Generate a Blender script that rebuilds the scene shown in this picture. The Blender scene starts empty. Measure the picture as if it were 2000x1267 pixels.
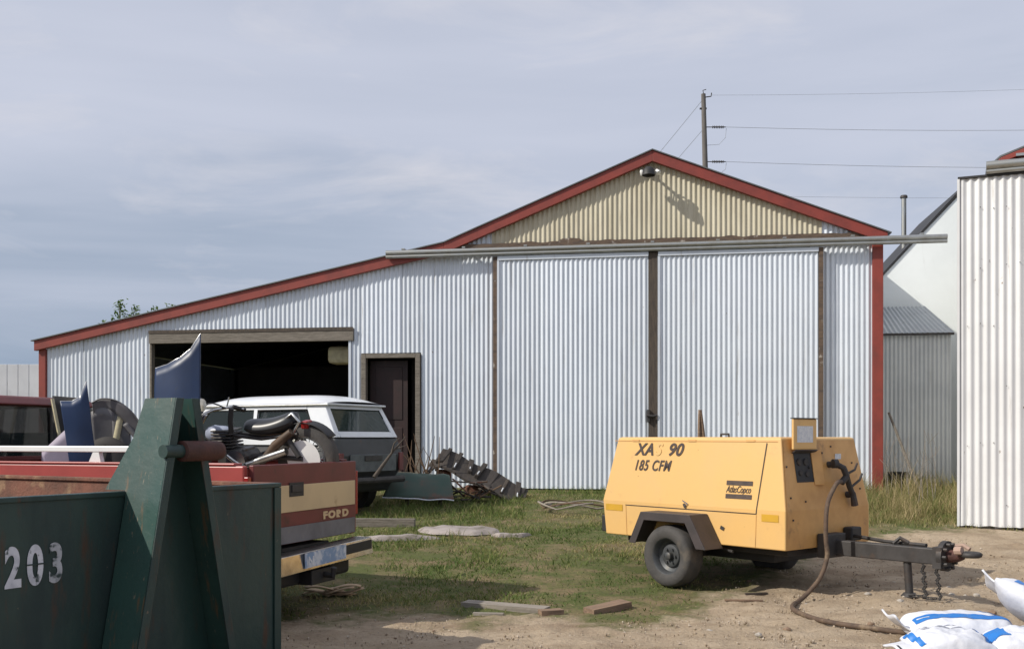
import bpy, bmesh, math, random
import numpy as np
from mathutils import Vector, Matrix, noise

R = math.radians
random.seed(7)
rng = np.random.default_rng(7)
S = bpy.context.scene
COL = S.collection

# ------------------------------------------------------------------ camera
cam = bpy.data.cameras.new('camera')
cam.sensor_width = 36.0
cam.lens = 36.0
cam.shift_y = 0.1108
cam.clip_start = 0.1
cam.clip_end = 3000
camo = bpy.data.objects.new('camera', cam)
COL.objects.link(camo)
camo.location = (0, 0, 1.5)
camo.rotation_euler = (R(90), 0, 0)
S.camera = camo

# ------------------------------------------------------------------ light
SUN_EL = R(37)
SUN_FROM = Vector((-0.935, -0.354, 0)).normalized()      # horizontal direction towards the sun
sd = Vector((SUN_FROM.x*math.cos(SUN_EL), SUN_FROM.y*math.cos(SUN_EL), math.sin(SUN_EL)))
W = bpy.data.worlds.new('World')
S.world = W
W.use_nodes = True
wn, wl = W.node_tree.nodes, W.node_tree.links
wn.clear()
wout = wn.new('ShaderNodeOutputWorld')
wbg = wn.new('ShaderNodeBackground')
wbg.inputs['Strength'].default_value = 0.1
sky = wn.new('ShaderNodeTexSky')
sky.sky_type = 'NISHITA'
sky.sun_disc = False
sky.sun_elevation = SUN_EL
sky.sun_rotation = math.atan2(SUN_FROM.x, SUN_FROM.y)
sky.air_density = 1.0
sky.dust_density = 1.6
sky.ozone_density = 2.0
tc = wn.new('ShaderNodeTexCoord')


def wnoise(scale_xyz, scale, detail, rough, dist=0.0, off=(0, 0, 0)):
    mp = wn.new('ShaderNodeMapping')
    mp.inputs['Scale'].default_value = scale_xyz
    mp.inputs['Location'].default_value = off
    wl.new(tc.outputs['Generated'], mp.inputs['Vector'])
    nz = wn.new('ShaderNodeTexNoise')
    nz.inputs['Scale'].default_value = scale
    nz.inputs['Detail'].default_value = detail
    nz.inputs['Roughness'].default_value = rough
    nz.inputs['Distortion'].default_value = dist
    wl.new(mp.outputs['Vector'], nz.inputs['Vector'])
    return nz.outputs['Fac']


def wramp(fac, stops):
    r = wn.new('ShaderNodeValToRGB')
    els = r.color_ramp.elements
    els[0].position, els[0].color = stops[0][0], (*[stops[0][1]]*3, 1)
    els[1].position, els[1].color = stops[1][0], (*[stops[1][1]]*3, 1)
    wl.new(fac, r.inputs['Fac'])
    return r.outputs['Color']


# a veil of thin cloud over the whole sky: a bluer bank low down, paler and brighter higher up, a few wisps
sep = wn.new('ShaderNodeSeparateXYZ')
wl.new(tc.outputs['Generated'], sep.inputs[0])
zz_ = wn.new('ShaderNodeMath'); zz_.operation = 'MINIMUM'; zz_.inputs[1].default_value = 0.36
wl.new(sep.outputs['Z'], zz_.inputs[0])
lift = wn.new('ShaderNodeMath'); lift.operation = 'MULTIPLY_ADD'; lift.inputs[1].default_value = 1.75
wl.new(zz_.outputs[0], lift.inputs[0])
wl.new(wnoise((0.55, 0.8, 3.4), 2.2, 6, 0.52, 0.4, (0.2, 0.1, 0.3)), lift.inputs[2])
vm_ = wn.new('ShaderNodeMapRange'); vm_.interpolation_type = 'SMOOTHSTEP'
vm_.inputs[1].default_value = 0.50; vm_.inputs[2].default_value = 1.04
wl.new(lift.outputs[0], vm_.inputs[0])
cc = wn.new('ShaderNodeMix'); cc.data_type = 'RGBA'
cc.inputs[6].default_value = (2.6, 3.45, 4.7, 1)
cc.inputs[7].default_value = (6.15, 6.5, 7.65, 1)
wl.new(vm_.outputs[0], cc.inputs[0])
veil = wramp(wnoise((0.7, 1.0, 3.2), 1.7, 5, 0.5, 0.3, (0.3, 0, 0.1)), [(0.30, 0.66), (0.62, 0.96)])
wisp = wramp(wnoise((0.8, 0.8, 2.6), 5.0, 10, 0.60, 0.5, (2.1, 0.4, 0.7)), [(0.50, 0.0), (0.78, 0.85)])
m1 = wn.new('ShaderNodeMix'); m1.data_type = 'RGBA'
wl.new(veil, m1.inputs[0]); wl.new(sky.outputs['Color'], m1.inputs[6]); wl.new(cc.outputs[2], m1.inputs[7])
m2 = wn.new('ShaderNodeMix'); m2.data_type = 'RGBA'
m2.inputs[7].default_value = (7.0, 7.0, 7.6, 1)
wl.new(wisp, m2.inputs[0]); wl.new(m1.outputs[2], m2.inputs[6])
wl.new(m2.outputs[2], wbg.inputs['Color'])
wl.new(wbg.outputs['Background'], wout.inputs['Surface'])

sun = bpy.data.lights.new('sun', 'SUN')
sun.energy = 4.2
sun.angle = R(0.7)
sun.color = (1.0, 0.94, 0.84)
suno = bpy.data.objects.new('sun', sun)
COL.objects.link(suno)
suno.rotation_euler = sd.to_track_quat('Z', 'Y').to_euler()
suno.location = (-20, -8, 20)

vs = S.view_settings
vs.view_transform = 'Standard'
vs.look = 'None'
vs.exposure = 0.0
vs.gamma = 1.0
vs.use_curve_mapping = False

# ------------------------------------------------------------------ materials
MATS = {}


def mat(name, c1, c2=None, scale=6.0, rough=0.6, metal=0.0, lo=0.35, hi=0.7, bump=0.0, bscale=40.0,
        stretch=(1, 1, 1), c3=None, s3=3.0, lo3=0.55, hi3=0.75, spec=0.5, coat=0.0, st3=(1, 1, 1), detail=6.0, rvar=0.0, vary=0.0, c4=None, s4=26.0, lo4=0.68, hi4=0.73, st4=(1, 1, 1)):
    """two-tone noise paint, an optional third colour in patches or streaks, fine bump"""
    if name in MATS:
        return MATS[name]
    m = bpy.data.materials.new(name)
    m.use_nodes = True
    n, l = m.node_tree.nodes, m.node_tree.links
    b = n['Principled BSDF']
    b.inputs['Roughness'].default_value = rough
    b.inputs['Metallic'].default_value = metal
    b.inputs['Specular IOR Level'].default_value = spec
    if coat:
        b.inputs['Coat Weight'].default_value = coat
        b.inputs['Coat Roughness'].default_value = 0.12
    t = n.new('ShaderNodeTexCoord')

    def nz(sc, st, dt=detail):
        mp = n.new('ShaderNodeMapping')
        mp.inputs['Scale'].default_value = st
        l.new(t.outputs['Object'], mp.inputs['Vector'])
        x = n.new('ShaderNodeTexNoise')
        x.inputs['Scale'].default_value = sc
        x.inputs['Detail'].default_value = dt
        x.inputs['Roughness'].default_value = 0.6
        l.new(mp.outputs['Vector'], x.inputs['Vector'])
        return x.outputs['Fac']

    def step(f, a, z):
        x = n.new('ShaderNodeMapRange')
        x.interpolation_type = 'SMOOTHSTEP'
        x.inputs[1].default_value = a
        x.inputs[2].default_value = z
        l.new(f, x.inputs[0])
        return x.outputs[0]
    col = None
    if c2 is None:
        c2 = tuple(v*0.86 for v in c1)
    mx = n.new('ShaderNodeMix'); mx.data_type = 'RGBA'
    mx.inputs[6].default_value = (*c1, 1)
    mx.inputs[7].default_value = (*c2, 1)
    f1 = step(nz(scale, stretch), lo, hi)
    l.new(f1, mx.inputs[0])
    col = mx.outputs[2]
    if c3 is not None:
        m3 = n.new('ShaderNodeMix'); m3.data_type = 'RGBA'
        m3.inputs[7].default_value = (*c3, 1)
        l.new(col, m3.inputs[6])
        l.new(step(nz(s3, st3, 8.0), lo3, hi3), m3.inputs[0])
        col = m3.outputs[2]
    if c4 is not None:
        m4 = n.new('ShaderNodeMix'); m4.data_type = 'RGBA'
        m4.inputs[7].default_value = (*c4, 1)
        l.new(col, m4.inputs[6])
        l.new(step(nz(s4, st4, 4.0), lo4, hi4), m4.inputs[0])
        col = m4.outputs[2]
    if vary:
        oi = n.new('ShaderNodeObjectInfo')
        hv = n.new('ShaderNodeHueSaturation')
        mv = n.new('ShaderNodeMapRange'); mv.inputs[3].default_value = 1-vary; mv.inputs[4].default_value = 1+vary
        l.new(oi.outputs['Random'], mv.inputs[0]); l.new(mv.outputs[0], hv.inputs['Value']); l.new(col, hv.inputs['Color'])
        col = hv.outputs['Color']
    l.new(col, b.inputs['Base Color'])
    if rvar:
        mr = n.new('ShaderNodeMapRange')
        mr.inputs[3].default_value = rough - rvar
        mr.inputs[4].default_value = min(1.0, rough + rvar)
        l.new(f1, mr.inputs[0])
        l.new(mr.outputs[0], b.inputs['Roughness'])
    if bump:
        bp = n.new('ShaderNodeBump')
        bp.inputs['Strength'].default_value = min(1.0, bump)
        bp.inputs['Distance'].default_value = 0.02
        l.new(nz(bscale, (1, 1, 1)), bp.inputs['Height'])
        l.new(bp.outputs['Normal'], b.inputs['Normal'])
    MATS[name] = m
    return m


def glass_mat(name, tint=(0.02, 0.03, 0.03), rough=0.06):
    """dusty window glass over a dim cabin: mostly reflective, slightly see-through"""
    m = bpy.data.materials.new(name)
    m.use_nodes = True
    n, l = m.node_tree.nodes, m.node_tree.links
    b = n['Principled BSDF']
    b.inputs['Base Color'].default_value = (*tint, 1)
    b.inputs['Roughness'].default_value = rough
    b.inputs['IOR'].default_value = 1.5
    b.inputs['Alpha'].default_value = 0.55
    MATS[name] = m
    return m


WHITE = mat('white_painted_sheet', (0.685, 0.735, 0.80), (0.61, 0.66, 0.73), 1.3, 0.42, 0.15, c3=(0.36, 0.34, 0.31), s3=2.6, lo3=0.57, hi3=0.82, st3=(5, 5, 0.30), bump=0.05, bscale=25, rvar=0.08, vary=0.065, c4=(0.24, 0.19, 0.15), s4=9.0, lo4=0.715, hi4=0.77, st4=(1, 1, 0.45))
WHITE2 = mat('ivory_painted_sheet', (0.74, 0.745, 0.75), (0.67, 0.675, 0.68), 1.3, 0.42, 0.1, c3=(0.34, 0.31, 0.27), s3=2.6, lo3=0.58, hi3=0.84, st3=(5, 5, 0.4), bump=0.05, bscale=25, c4=(0.20, 0.15, 0.11), s4=11.0, lo4=0.70, hi4=0.76, st4=(1, 1, 0.5))
WHITE_S = mat('smooth_white_wall', (0.88, 0.92, 0.91), (0.82, 0.86, 0.85), 0.8, 0.5, c3=(0.52, 0.53, 0.50), s3=1.6, lo3=0.62, hi3=0.9, st3=(3, 3, 0.5))
YELLOWED = mat('yellowed_fibreglass_sheet', (0.57, 0.525, 0.40), (0.46, 0.415, 0.30), 1.6, 0.5, stretch=(3, 3, 0.4), c3=(0.27, 0.22, 0.15), s3=3.0, lo3=0.56, hi3=0.84, st3=(6, 6, 0.5), vary=0.05)
RED = mat('red_fascia_paint', (0.255, 0.046, 0.033), (0.19, 0.038, 0.029), 3.0, 0.5, c3=(0.12, 0.045, 0.035), s3=2.2, lo3=0.6, hi3=0.85, bump=0.1)
GALV = mat('galvanised_rail', (0.42, 0.43, 0.42), (0.32, 0.32, 0.30), 5.0, 0.42, 0.75, c3=(0.20, 0.14, 0.09), s3=3.0, lo3=0.62, hi3=0.85, rvar=0.1)
WOOD_G = mat('weathered_grey_wood', (0.21, 0.185, 0.155), (0.12, 0.105, 0.085), 9.0, 0.85, stretch=(0.5, 6, 6), bump=0.35, bscale=30)
WOOD_D = mat('dark_brown_board', (0.085, 0.066, 0.050), (0.05, 0.040, 0.033), 8.0, 0.8, stretch=(4, 4, 0.5), bump=0.25, bscale=30)
WOOD_P = mat('peeling_brown_board', (0.14, 0.095, 0.065), (0.075, 0.055, 0.045), 5.0, 0.8, stretch=(1, 5, 5), c3=(0.40, 0.36, 0.32), s3=6.0, lo3=0.62, hi3=0.72, bump=0.3)
CONC = mat('concrete', (0.42, 0.38, 0.33), (0.30, 0.27, 0.235), 5.0, 0.9, c3=(0.20, 0.18, 0.15), s3=4.0, lo3=0.55, hi3=0.8, bump=0.4, bscale=30)
ROOF = mat('grey_roof_sheet', (0.17, 0.18, 0.185), (0.12, 0.125, 0.13), 2.0, 0.55, 0.3, c3=(0.13, 0.07, 0.045), s3=1.5, lo3=0.6, hi3=0.8)
GREYSHED = mat('bare_grey_sheet', (0.50, 0.52, 0.52), (0.42, 0.44, 0.45), 1.4, 0.45, 0.25, c3=(0.32, 0.32, 0.30), s3=2.0, lo3=0.55, hi3=0.85, st3=(4, 4, 0.4))
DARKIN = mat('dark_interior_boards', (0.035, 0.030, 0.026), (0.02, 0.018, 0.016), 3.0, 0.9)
MAROON = mat('maroon_door_paint', (0.030, 0.012, 0.011), (0.020, 0.010, 0.009), 4.0, 0.6)
BLACK = mat('black_trim', (0.018, 0.018, 0.020), (0.028, 0.027, 0.026), 6.0, 0.6)
RUBBER = mat('worn_tyre_rubber', (0.075, 0.070, 0.066), (0.045, 0.043, 0.042), 7.0, 0.85, c3=(0.15, 0.125, 0.095), s3=5.0, lo3=0.5, hi3=0.8, bump=0.2, bscale=60)
CHROME = mat('dull_chrome', (0.62, 0.62, 0.60), (0.45, 0.44, 0.42), 12.0, 0.22, 0.95, c3=(0.22, 0.12, 0.07), s3=9.0, lo3=0.62, hi3=0.76)
STEEL = mat('grimy_dark_steel', (0.060, 0.056, 0.055), (0.040, 0.037, 0.036), 8.0, 0.6, 0.3, c3=(0.11, 0.065, 0.04), s3=5.0, lo3=0.55, hi3=0.8)
GREEN = mat('dumpster_green_paint', (0.021, 0.050, 0.044), (0.013, 0.030, 0.030), 1.5, 0.5, stretch=(2.2, 2.2, 0.5), c3=(0.055, 0.032, 0.020), s3=3.4, lo3=0.54, hi3=0.70, st3=(3, 3, 0.55), bump=0.2, bscale=9, rvar=0.12, c4=(0.12, 0.10, 0.075), s4=20.0, lo4=0.69, hi4=0.73)
GREEN_LIT = mat('sunlit_scraped_dumpster_green', (0.030, 0.072, 0.062), (0.022, 0.054, 0.047), 2.2, 0.45, c3=(0.10, 0.075, 0.045), s3=5.0, lo3=0.59, hi3=0.68, st3=(1, 3, 0.6), bump=0.2, bscale=9, rvar=0.12, c4=(0.17, 0.15, 0.11), s4=24.0, lo4=0.66, hi4=0.70, st4=(1, 3, 0.5))  # lighter base paints sunlight into the upright's flank plates; patches are scrapes
RUSTY = mat('rusty_bin_interior', (0.20, 0.085, 0.055), (0.11, 0.055, 0.038), 4.0, 0.85, c3=(0.30, 0.19, 0.11), s3=5.0, lo3=0.52, hi3=0.7, bump=0.4)
RUSTBAR = mat('rusted_hook_bar', (0.085, 0.032, 0.025), (0.05, 0.022, 0.018), 9.0, 0.75, bump=0.3)
STENCIL = mat('stencil_white_paint', (0.60, 0.62, 0.68), (0.42, 0.44, 0.50), 14.0, 0.7, c3=(0.05, 0.07, 0.07), s3=16.0, lo3=0.55, hi3=0.66)
STENCIL_F = mat('faded_stencil_paint', (0.42, 0.44, 0.48), (0.26, 0.28, 0.31), 14.0, 0.7, c3=(0.03, 0.05, 0.05), s3=14.0, lo3=0.48, hi3=0.60)
YEL = mat('compressor_yellow_paint', (0.72, 0.445, 0.165), (0.67, 0.42, 0.165), 1.8, 0.42, c3=(0.50, 0.31, 0.14), s3=5.5, lo3=0.60, hi3=0.86, bump=0.07, bscale=5, rvar=0.1, c4=(0.16, 0.09, 0.045), s4=13.0, lo4=0.715, hi4=0.745)
YEL_D = mat('scuffed_compressor_yellow_paint', (0.66, 0.37, 0.125), (0.54, 0.29, 0.10), 2.6, 0.5, c3=(0.15, 0.095, 0.055), s3=3.6, lo3=0.58, hi3=0.80, bump=0.04, rvar=0.08)
REFL = mat('amber_reflector_tape', (0.60, 0.34, 0.035), (0.52, 0.30, 0.04), 6.0, 0.4)
DECAL = mat('brown_black_decal', (0.045, 0.030, 0.028), (0.075, 0.05, 0.038), 12.0, 0.6, c3=(0.42, 0.26, 0.10), s3=22.0, lo3=0.66, hi3=0.74)
DECAL_F = mat('faded_decal_ghost', (0.66, 0.42, 0.16), (0.60, 0.40, 0.17), 12.0, 0.6)
FENDER = mat('black_plastic_fender', (0.060, 0.048, 0.048), (0.042, 0.036, 0.036), 5.0, 0.55, bump=0.05)
RIM = mat('dark_grey_wheel_rim', (0.085, 0.09, 0.095), (0.055, 0.058, 0.06), 8.0, 0.5, 0.4, c3=(0.17, 0.15, 0.12), s3=6.0, lo3=0.55, hi3=0.75)
PAPER = mat('white_label', (0.70, 0.72, 0.74), (0.52, 0.56, 0.62), 30.0, 0.6)
HOSE = mat('muddy_hose', (0.115, 0.075, 0.050), (0.07, 0.047, 0.034), 16.0, 0.8, c3=(0.23, 0.17, 0.11), s3=9.0, lo3=0.5, hi3=0.75)
PRED = mat('faded_red_truck_paint', (0.39, 0.066, 0.056), (0.31, 0.052, 0.045), 2.0, 0.4, c3=(0.16, 0.045, 0.032), s3=4.0, lo3=0.60, hi3=0.78, coat=0.15)
PRED_D = mat('dark_red_truck_trim', (0.16, 0.030, 0.028), (0.12, 0.026, 0.024), 3.0, 0.5, c3=(0.07, 0.028, 0.022), s3=5.0, lo3=0.55, hi3=0.75)
BEIGE = mat('beige_tailgate_paint', (0.62, 0.47, 0.27), (0.54, 0.41, 0.24), 2.0, 0.42, c3=(0.34, 0.20, 0.09), s3=5.0, lo3=0.64, hi3=0.78)
LETTER = mat('tan_tailgate_letter', (0.60, 0.44, 0.25), None, 8.0, 0.5)
GWHITE = mat('white_enamel', (0.80, 0.80, 0.78), (0.74, 0.74, 0.73), 3.0, 0.3, coat=0.2)
SUVW = mat('white_suv_paint', (0.74, 0.76, 0.79), (0.66, 0.69, 0.73), 2.0, 0.28, c3=(0.42, 0.26, 0.13), s3=4.5, lo3=0.69, hi3=0.80, coat=0.2)
SUVG = mat('dark_grey_suv_paint', (0.046, 0.049, 0.052), (0.032, 0.034, 0.036), 2.5, 0.55, c3=(0.10, 0.05, 0.03), s3=4.0, lo3=0.6, hi3=0.8)
SUVP = mat('grey_plate_recess', (0.11, 0.125, 0.13), (0.065, 0.075, 0.08), 7.0, 0.6)
GLASS = glass_mat('car_glass')
GLASSG = glass_mat('greenish_rear_glass', (0.03, 0.05, 0.045), 0.04)
CABIN = mat('dark_cabin_trim', (0.030, 0.030, 0.032), (0.045, 0.04, 0.036), 5.0, 0.8)
BLUE = mat('dark_blue_car_paint', (0.008, 0.028, 0.088), (0.007, 0.020, 0.060), 2.0, 0.42, c3=(0.03, 0.035, 0.05), s3=6.0, lo3=0.62, hi3=0.75)
GPRIM = mat('grey_primer_panel', (0.17, 0.165, 0.17), (0.11, 0.105, 0.11), 3.5, 0.6, c3=(0.30, 0.25, 0.17), s3=5.0, lo3=0.60, hi3=0.75)
LILAC = mat('pale_lilac_panel', (0.34, 0.29, 0.38), (0.26, 0.23, 0.29), 3.0, 0.6)
CREAM = mat('cream_trim_strip', (0.55, 0.50, 0.32), (0.38, 0.33, 0.22), 7.0, 0.6)
SEAT = mat('black_vinyl_seat', (0.014, 0.015, 0.017), (0.022, 0.023, 0.025), 9.0, 0.36)
TANK = mat('pale_blue_fuel_tank', (0.36, 0.40, 0.50), (0.28, 0.31, 0.40), 6.0, 0.35)
ENGINE = mat('oily_engine_castings', (0.12, 0.115, 0.11), (0.05, 0.048, 0.046), 14.0, 0.5, 0.6, c3=(0.10, 0.055, 0.03), s3=9.0, lo3=0.55, hi3=0.7)
BROWNP = mat('rusty_brown_tube', (0.095, 0.055, 0.030), (0.055, 0.036, 0.024), 8.0, 0.6)
TAIL = mat('red_tail_lens', (0.28, 0.02, 0.018), None, 8.0, 0.25)
BLUEPL = mat('blue_number_plate', (0.22, 0.32, 0.48), (0.58, 0.62, 0.68), 9.0, 0.45, lo=0.45, hi=0.6)
BAGW = mat('white_woven_bag', (0.68, 0.69, 0.73), (0.60, 0.62, 0.68), 3.0, 0.5, c3=(0.46, 0.43, 0.38), s3=4.0, lo3=0.62, hi3=0.82, bump=0.5, bscale=9)
BAGB = mat('bright_blue_bag_print', (0.015, 0.17, 0.52), (0.015, 0.14, 0.45), 4.0, 0.45)
BAGT = mat('grey_bag_print', (0.34, 0.36, 0.42), None, 8.0, 0.6)
BOARD = mat('grey_weathered_plank', (0.30, 0.265, 0.225), (0.20, 0.175, 0.145), 7.0, 0.9, stretch=(0.4, 6, 6), bump=0.4, bscale=30)
BOARD2 = mat('brown_weathered_plank', (0.26, 0.175, 0.115), (0.15, 0.10, 0.07), 7.0, 0.9, stretch=(0.4, 6, 6), bump=0.4, bscale=30)
TANC = mat('tan_cardboard', (0.48, 0.35, 0.22), (0.36, 0.25, 0.15), 6.0, 0.9, bump=0.2)
GRNP = mat('worn_green_panel', (0.045, 0.085, 0.065), (0.075, 0.085, 0.065), 3.0, 0.6, c3=(0.16, 0.075, 0.05), s3=2.6, lo3=0.52, hi3=0.68)
TRACK = mat('dirty_black_track', (0.040, 0.034, 0.030), (0.062, 0.050, 0.042), 9.0, 0.8, bump=0.3)
SLAB = mat('broken_pale_concrete', (0.36, 0.315, 0.295), (0.27, 0.235, 0.215), 4.0, 0.9, c3=(0.16, 0.14, 0.11), s3=5.0, lo3=0.52, hi3=0.70, bump=0.6, bscale=18)
BRANCH = mat('dead_branch_bark', (0.16, 0.10, 0.060), (0.10, 0.065, 0.042), 12.0, 0.9)
POLEW = mat('grey_utility_pole_wood', (0.17, 0.155, 0.145), (0.11, 0.10, 0.095), 6.0, 0.9, stretch=(3, 3, 0.3))
WIRE = mat('grey_power_wire', (0.30, 0.32, 0.36), None, 5.0, 0.6)
FENCE = mat('pale_grey_fence_panel', (0.60, 0.61, 0.64), (0.53, 0.54, 0.57), 1.5, 0.5, c3=(0.40, 0.40, 0.40), s3=2.0, lo3=0.6, hi3=0.8)
BARK = mat('tree_bark', (0.10, 0.075, 0.055), None, 9.0, 0.9)
BULB = mat('floodlight_glass', (0.75, 0.75, 0.72), (0.7, 0.7, 0.7), 4.0, 0.15)
PINK = mat('pale_pink_brick', (0.40, 0.28, 0.22), None, 9.0, 0.9)


def tint_mat(name, a, b, c, trans=0.25):
    m = bpy.data.materials.new(name)
    m.use_nodes = True
    n, l = m.node_tree.nodes, m.node_tree.links
    p = n['Principled BSDF']
    at = n.new('ShaderNodeAttribute'); at.attribute_name = 'tint'
    r = n.new('ShaderNodeValToRGB')
    e = r.color_ramp.elements
    e[0].color = (*a, 1); e[1].color = (*c, 1)
    x = e.new(0.5); x.color = (*b, 1)
    l.new(at.outputs['Fac'], r.inputs['Fac'])
    l.new(r.outputs['Color'], p.inputs['Base Color'])
    p.inputs['Roughness'].default_value = 0.7
    p.inputs['Specular IOR Level'].default_value = 0.25
    tr = n.new('ShaderNodeBsdfTranslucent')
    l.new(r.outputs['Color'], tr.inputs['Color'])
    mix = n.new('ShaderNodeMixShader'); mix.inputs[0].default_value = trans
    l.new(p.outputs[0], mix.inputs[1]); l.new(tr.outputs[0], mix.inputs[2])
    l.new(mix.outputs[0], n['Material Output'].inputs['Surface'])
    MATS[name] = m
    return m


GRASSM = tint_mat('grass_blades', (0.075, 0.125, 0.028), (0.15, 0.19, 0.05), (0.36, 0.30, 0.14))
WEEDM = tint_mat('dry_weed_stalks', (0.13, 0.17, 0.045), (0.27, 0.23, 0.10), (0.48, 0.38, 0.22))
LEAFM = tint_mat('tree_leaves', (0.05, 0.10, 0.02), (0.09, 0.15, 0.03), (0.16, 0.22, 0.05))

# ------------------------------------------------------------------ mesh helpers


class MB:
    def __init__(s):
        s.v, s.f = [], []

    def add(s, vs_, fs):
        o = len(s.v)
        s.v += [tuple(p) for p in vs_]
        s.f += [tuple(i+o for i in q) for q in fs]
        return s

    def box(s, x0, x1, y0, y1, z0, z1):
        p = [(x0, y0, z0), (x1, y0, z0), (x1, y1, z0), (x0, y1, z0), (x0, y0, z1), (x1, y0, z1), (x1, y1, z1), (x0, y1, z1)]
        return s.hexa(p)

    def hexa(s, p):
        return s.add(p, [(3, 2, 1, 0), (4, 5, 6, 7), (0, 1, 5, 4), (1, 2, 6, 5), (2, 3, 7, 6), (3, 0, 4, 7)])

    def prism(s, pts, a0, a1, axis='y'):
        """extrude a 2D outline; axis y: pts are (x, z); axis x: (y, z); axis z: (x, y)"""
        def mk(p, a):
            return {'y': (p[0], a, p[1]), 'x': (a, p[0], p[1]), 'z': (p[0], p[1], a)}[axis]
        n = len(pts)
        v = [mk(p, a0) for p in pts] + [mk(p, a1) for p in pts]
        f = [tuple(range(n-1, -1, -1)), tuple(range(n, 2*n))]
        f += [(i, (i+1) % n, n+(i+1) % n, n+i) for i in range(n)]
        return s.add(v, f)

    def tube(s, pts, r, n=8, cap=True):
        pts = [Vector(p) for p in pts]
        rs = r if isinstance(r, (list, tuple)) else [r]*len(pts)
        v, f = [], []
        up = Vector((0, 0, 1))
        prev = None
        for i, p in enumerate(pts):
            d = (pts[min(i+1, len(pts)-1)] - pts[max(i-1, 0)]).normalized()
            if prev is None:
                a = d.cross(up if abs(d.z) < 0.9 else Vector((1, 0, 0))).normalized()
            else:
                a = (prev - d*prev.dot(d)).normalized()
            prev = a
            b = d.cross(a)
            for k in range(n):
                t = 2*math.pi*k/n
                v.append(p + (a*math.cos(t) + b*math.sin(t))*rs[i])
        for i in range(len(pts)-1):
            for k in range(n):
                f.append((i*n+k, i*n+(k+1) % n, (i+1)*n+(k+1) % n, (i+1)*n+k))
        if cap:
            f.append(tuple(range(n-1, -1, -1)))
            f.append(tuple(range((len(pts)-1)*n, len(pts)*n)))
        return s.add(v, f)

    def lathe(s, prof, c, axis='y', n=28, closed=False):
        """prof: (radius, offset along axis)"""
        v, f = [], []
        m = len(prof)
        for k in range(n):
            t = 2*math.pi*k/n
            for r_, h in prof:
                a, b = r_*math.cos(t), r_*math.sin(t)
                p = {'y': (a, h, b), 'x': (h, a, b), 'z': (a, b, h)}[axis]
                v.append((c[0]+p[0], c[1]+p[1], c[2]+p[2]))
        last = m if closed else m-1
        for k in range(n):
            for i in range(last):
                j = (i+1) % m
                f.append((k*m+i, k*m+j, ((k+1) % n)*m+j, ((k+1) % n)*m+i))
        return s.add(v, f)

    def grid(s, fn, nu, nv):
        v = [fn(i/nu, j/nv) for j in range(nv+1) for i in range(nu+1)]
        f = [(j*(nu+1)+i, j*(nu+1)+i+1, (j+1)*(nu+1)+i+1, (j+1)*(nu+1)+i) for j in range(nv) for i in range(nu)]
        return s.add(v, f)

    def xf(s, M):
        s.v = [tuple(M @ Vector(p)) for p in s.v]
        return s

    def mesh(s, name, m, smooth=None):
        me = bpy.data.meshes.new(name)
        me.from_pydata(s.v, [], s.f)
        me.validate()
        bm = bmesh.new(); bm.from_mesh(me)
        bmesh.ops.recalc_face_normals(bm, faces=bm.faces)
        bm.to_mesh(me); bm.free()
        if smooth is not None:
            me.polygons.foreach_set('use_smooth', [True]*len(me.polygons))
            if smooth < 180:
                me.set_sharp_from_angle(angle=R(smooth))
        me.materials.append(m)
        return me

    def build(s, name, m, parent=None, smooth=None, bevel=0.0, solid=0.0, seg=2):
        return put(name, s.mesh(name, m, smooth), parent, bevel, solid, seg)


def put(name, me, parent=None, bevel=0.0, solid=0.0, seg=2):
    o = bpy.data.objects.new(name, me)
    COL.objects.link(o)
    o.parent = parent
    if solid:
        d = o.modifiers.new('thickness', 'SOLIDIFY'); d.thickness = solid; d.offset = 0
    if bevel:
        d = o.modifiers.new('bevel', 'BEVEL'); d.width = bevel; d.segments = seg; d.limit_method = 'ANGLE'; d.angle_limit = R(35)
        d.harden_normals = False
    return o


def thing(name, label, cat, loc=(0, 0, 0), rz=0.0, group=None):
    o = bpy.data.objects.new(name, None)
    COL.objects.link(o)
    o.location = loc
    o.rotation_euler = (0, 0, rz)
    o.empty_display_size = 0.2
    return tag(o, label, cat, group)


def tag(o, label, cat, group=None, kind=None):
    o['label'] = label
    o['category'] = cat
    if group:
        o['group'] = group
    if kind:
        o['kind'] = kind
    return o


def text(name, s, size, m, parent, M, shear=0.0, off=0.0, sx=1.0, ext=0.002, spacing=1.0, align='LEFT'):
    cu = bpy.data.curves.new(name, 'FONT')
    cu.body = s
    cu.size = size
    cu.shear = shear
    cu.offset = off
    cu.extrude = ext
    cu.space_character = spacing
    cu.align_x = align
    t = bpy.data.objects.new(name, cu)
    COL.objects.link(t)
    bpy.context.view_layer.update()
    me = bpy.data.meshes.new_from_object(t.evaluated_get(bpy.context.evaluated_depsgraph_get()))
    bpy.data.objects.remove(t)
    me.transform(M @ Matrix.Diagonal((sx, 1, 1, 1)))
    me.materials.clear(); me.materials.append(m)
    o = bpy.data.objects.new(name, me)
    COL.objects.link(o)
    o.parent = parent
    return o


def frame(o, ux, uy):
    """matrix whose local x, y map to ux, uy at origin o"""
    ux, uy = Vector(ux).normalized(), Vector(uy).normalized()
    uz = ux.cross(uy)
    M = Matrix.Identity(4)
    for i in range(3):
        M[i][0], M[i][1], M[i][2], M[i][3] = ux[i], uy[i], uz[i], o[i]
    return M


def fbm(x, y, z=0.0, o=4):
    return noise.fractal(Vector((x, y, z)), 1.0, 2.0, o)


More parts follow.
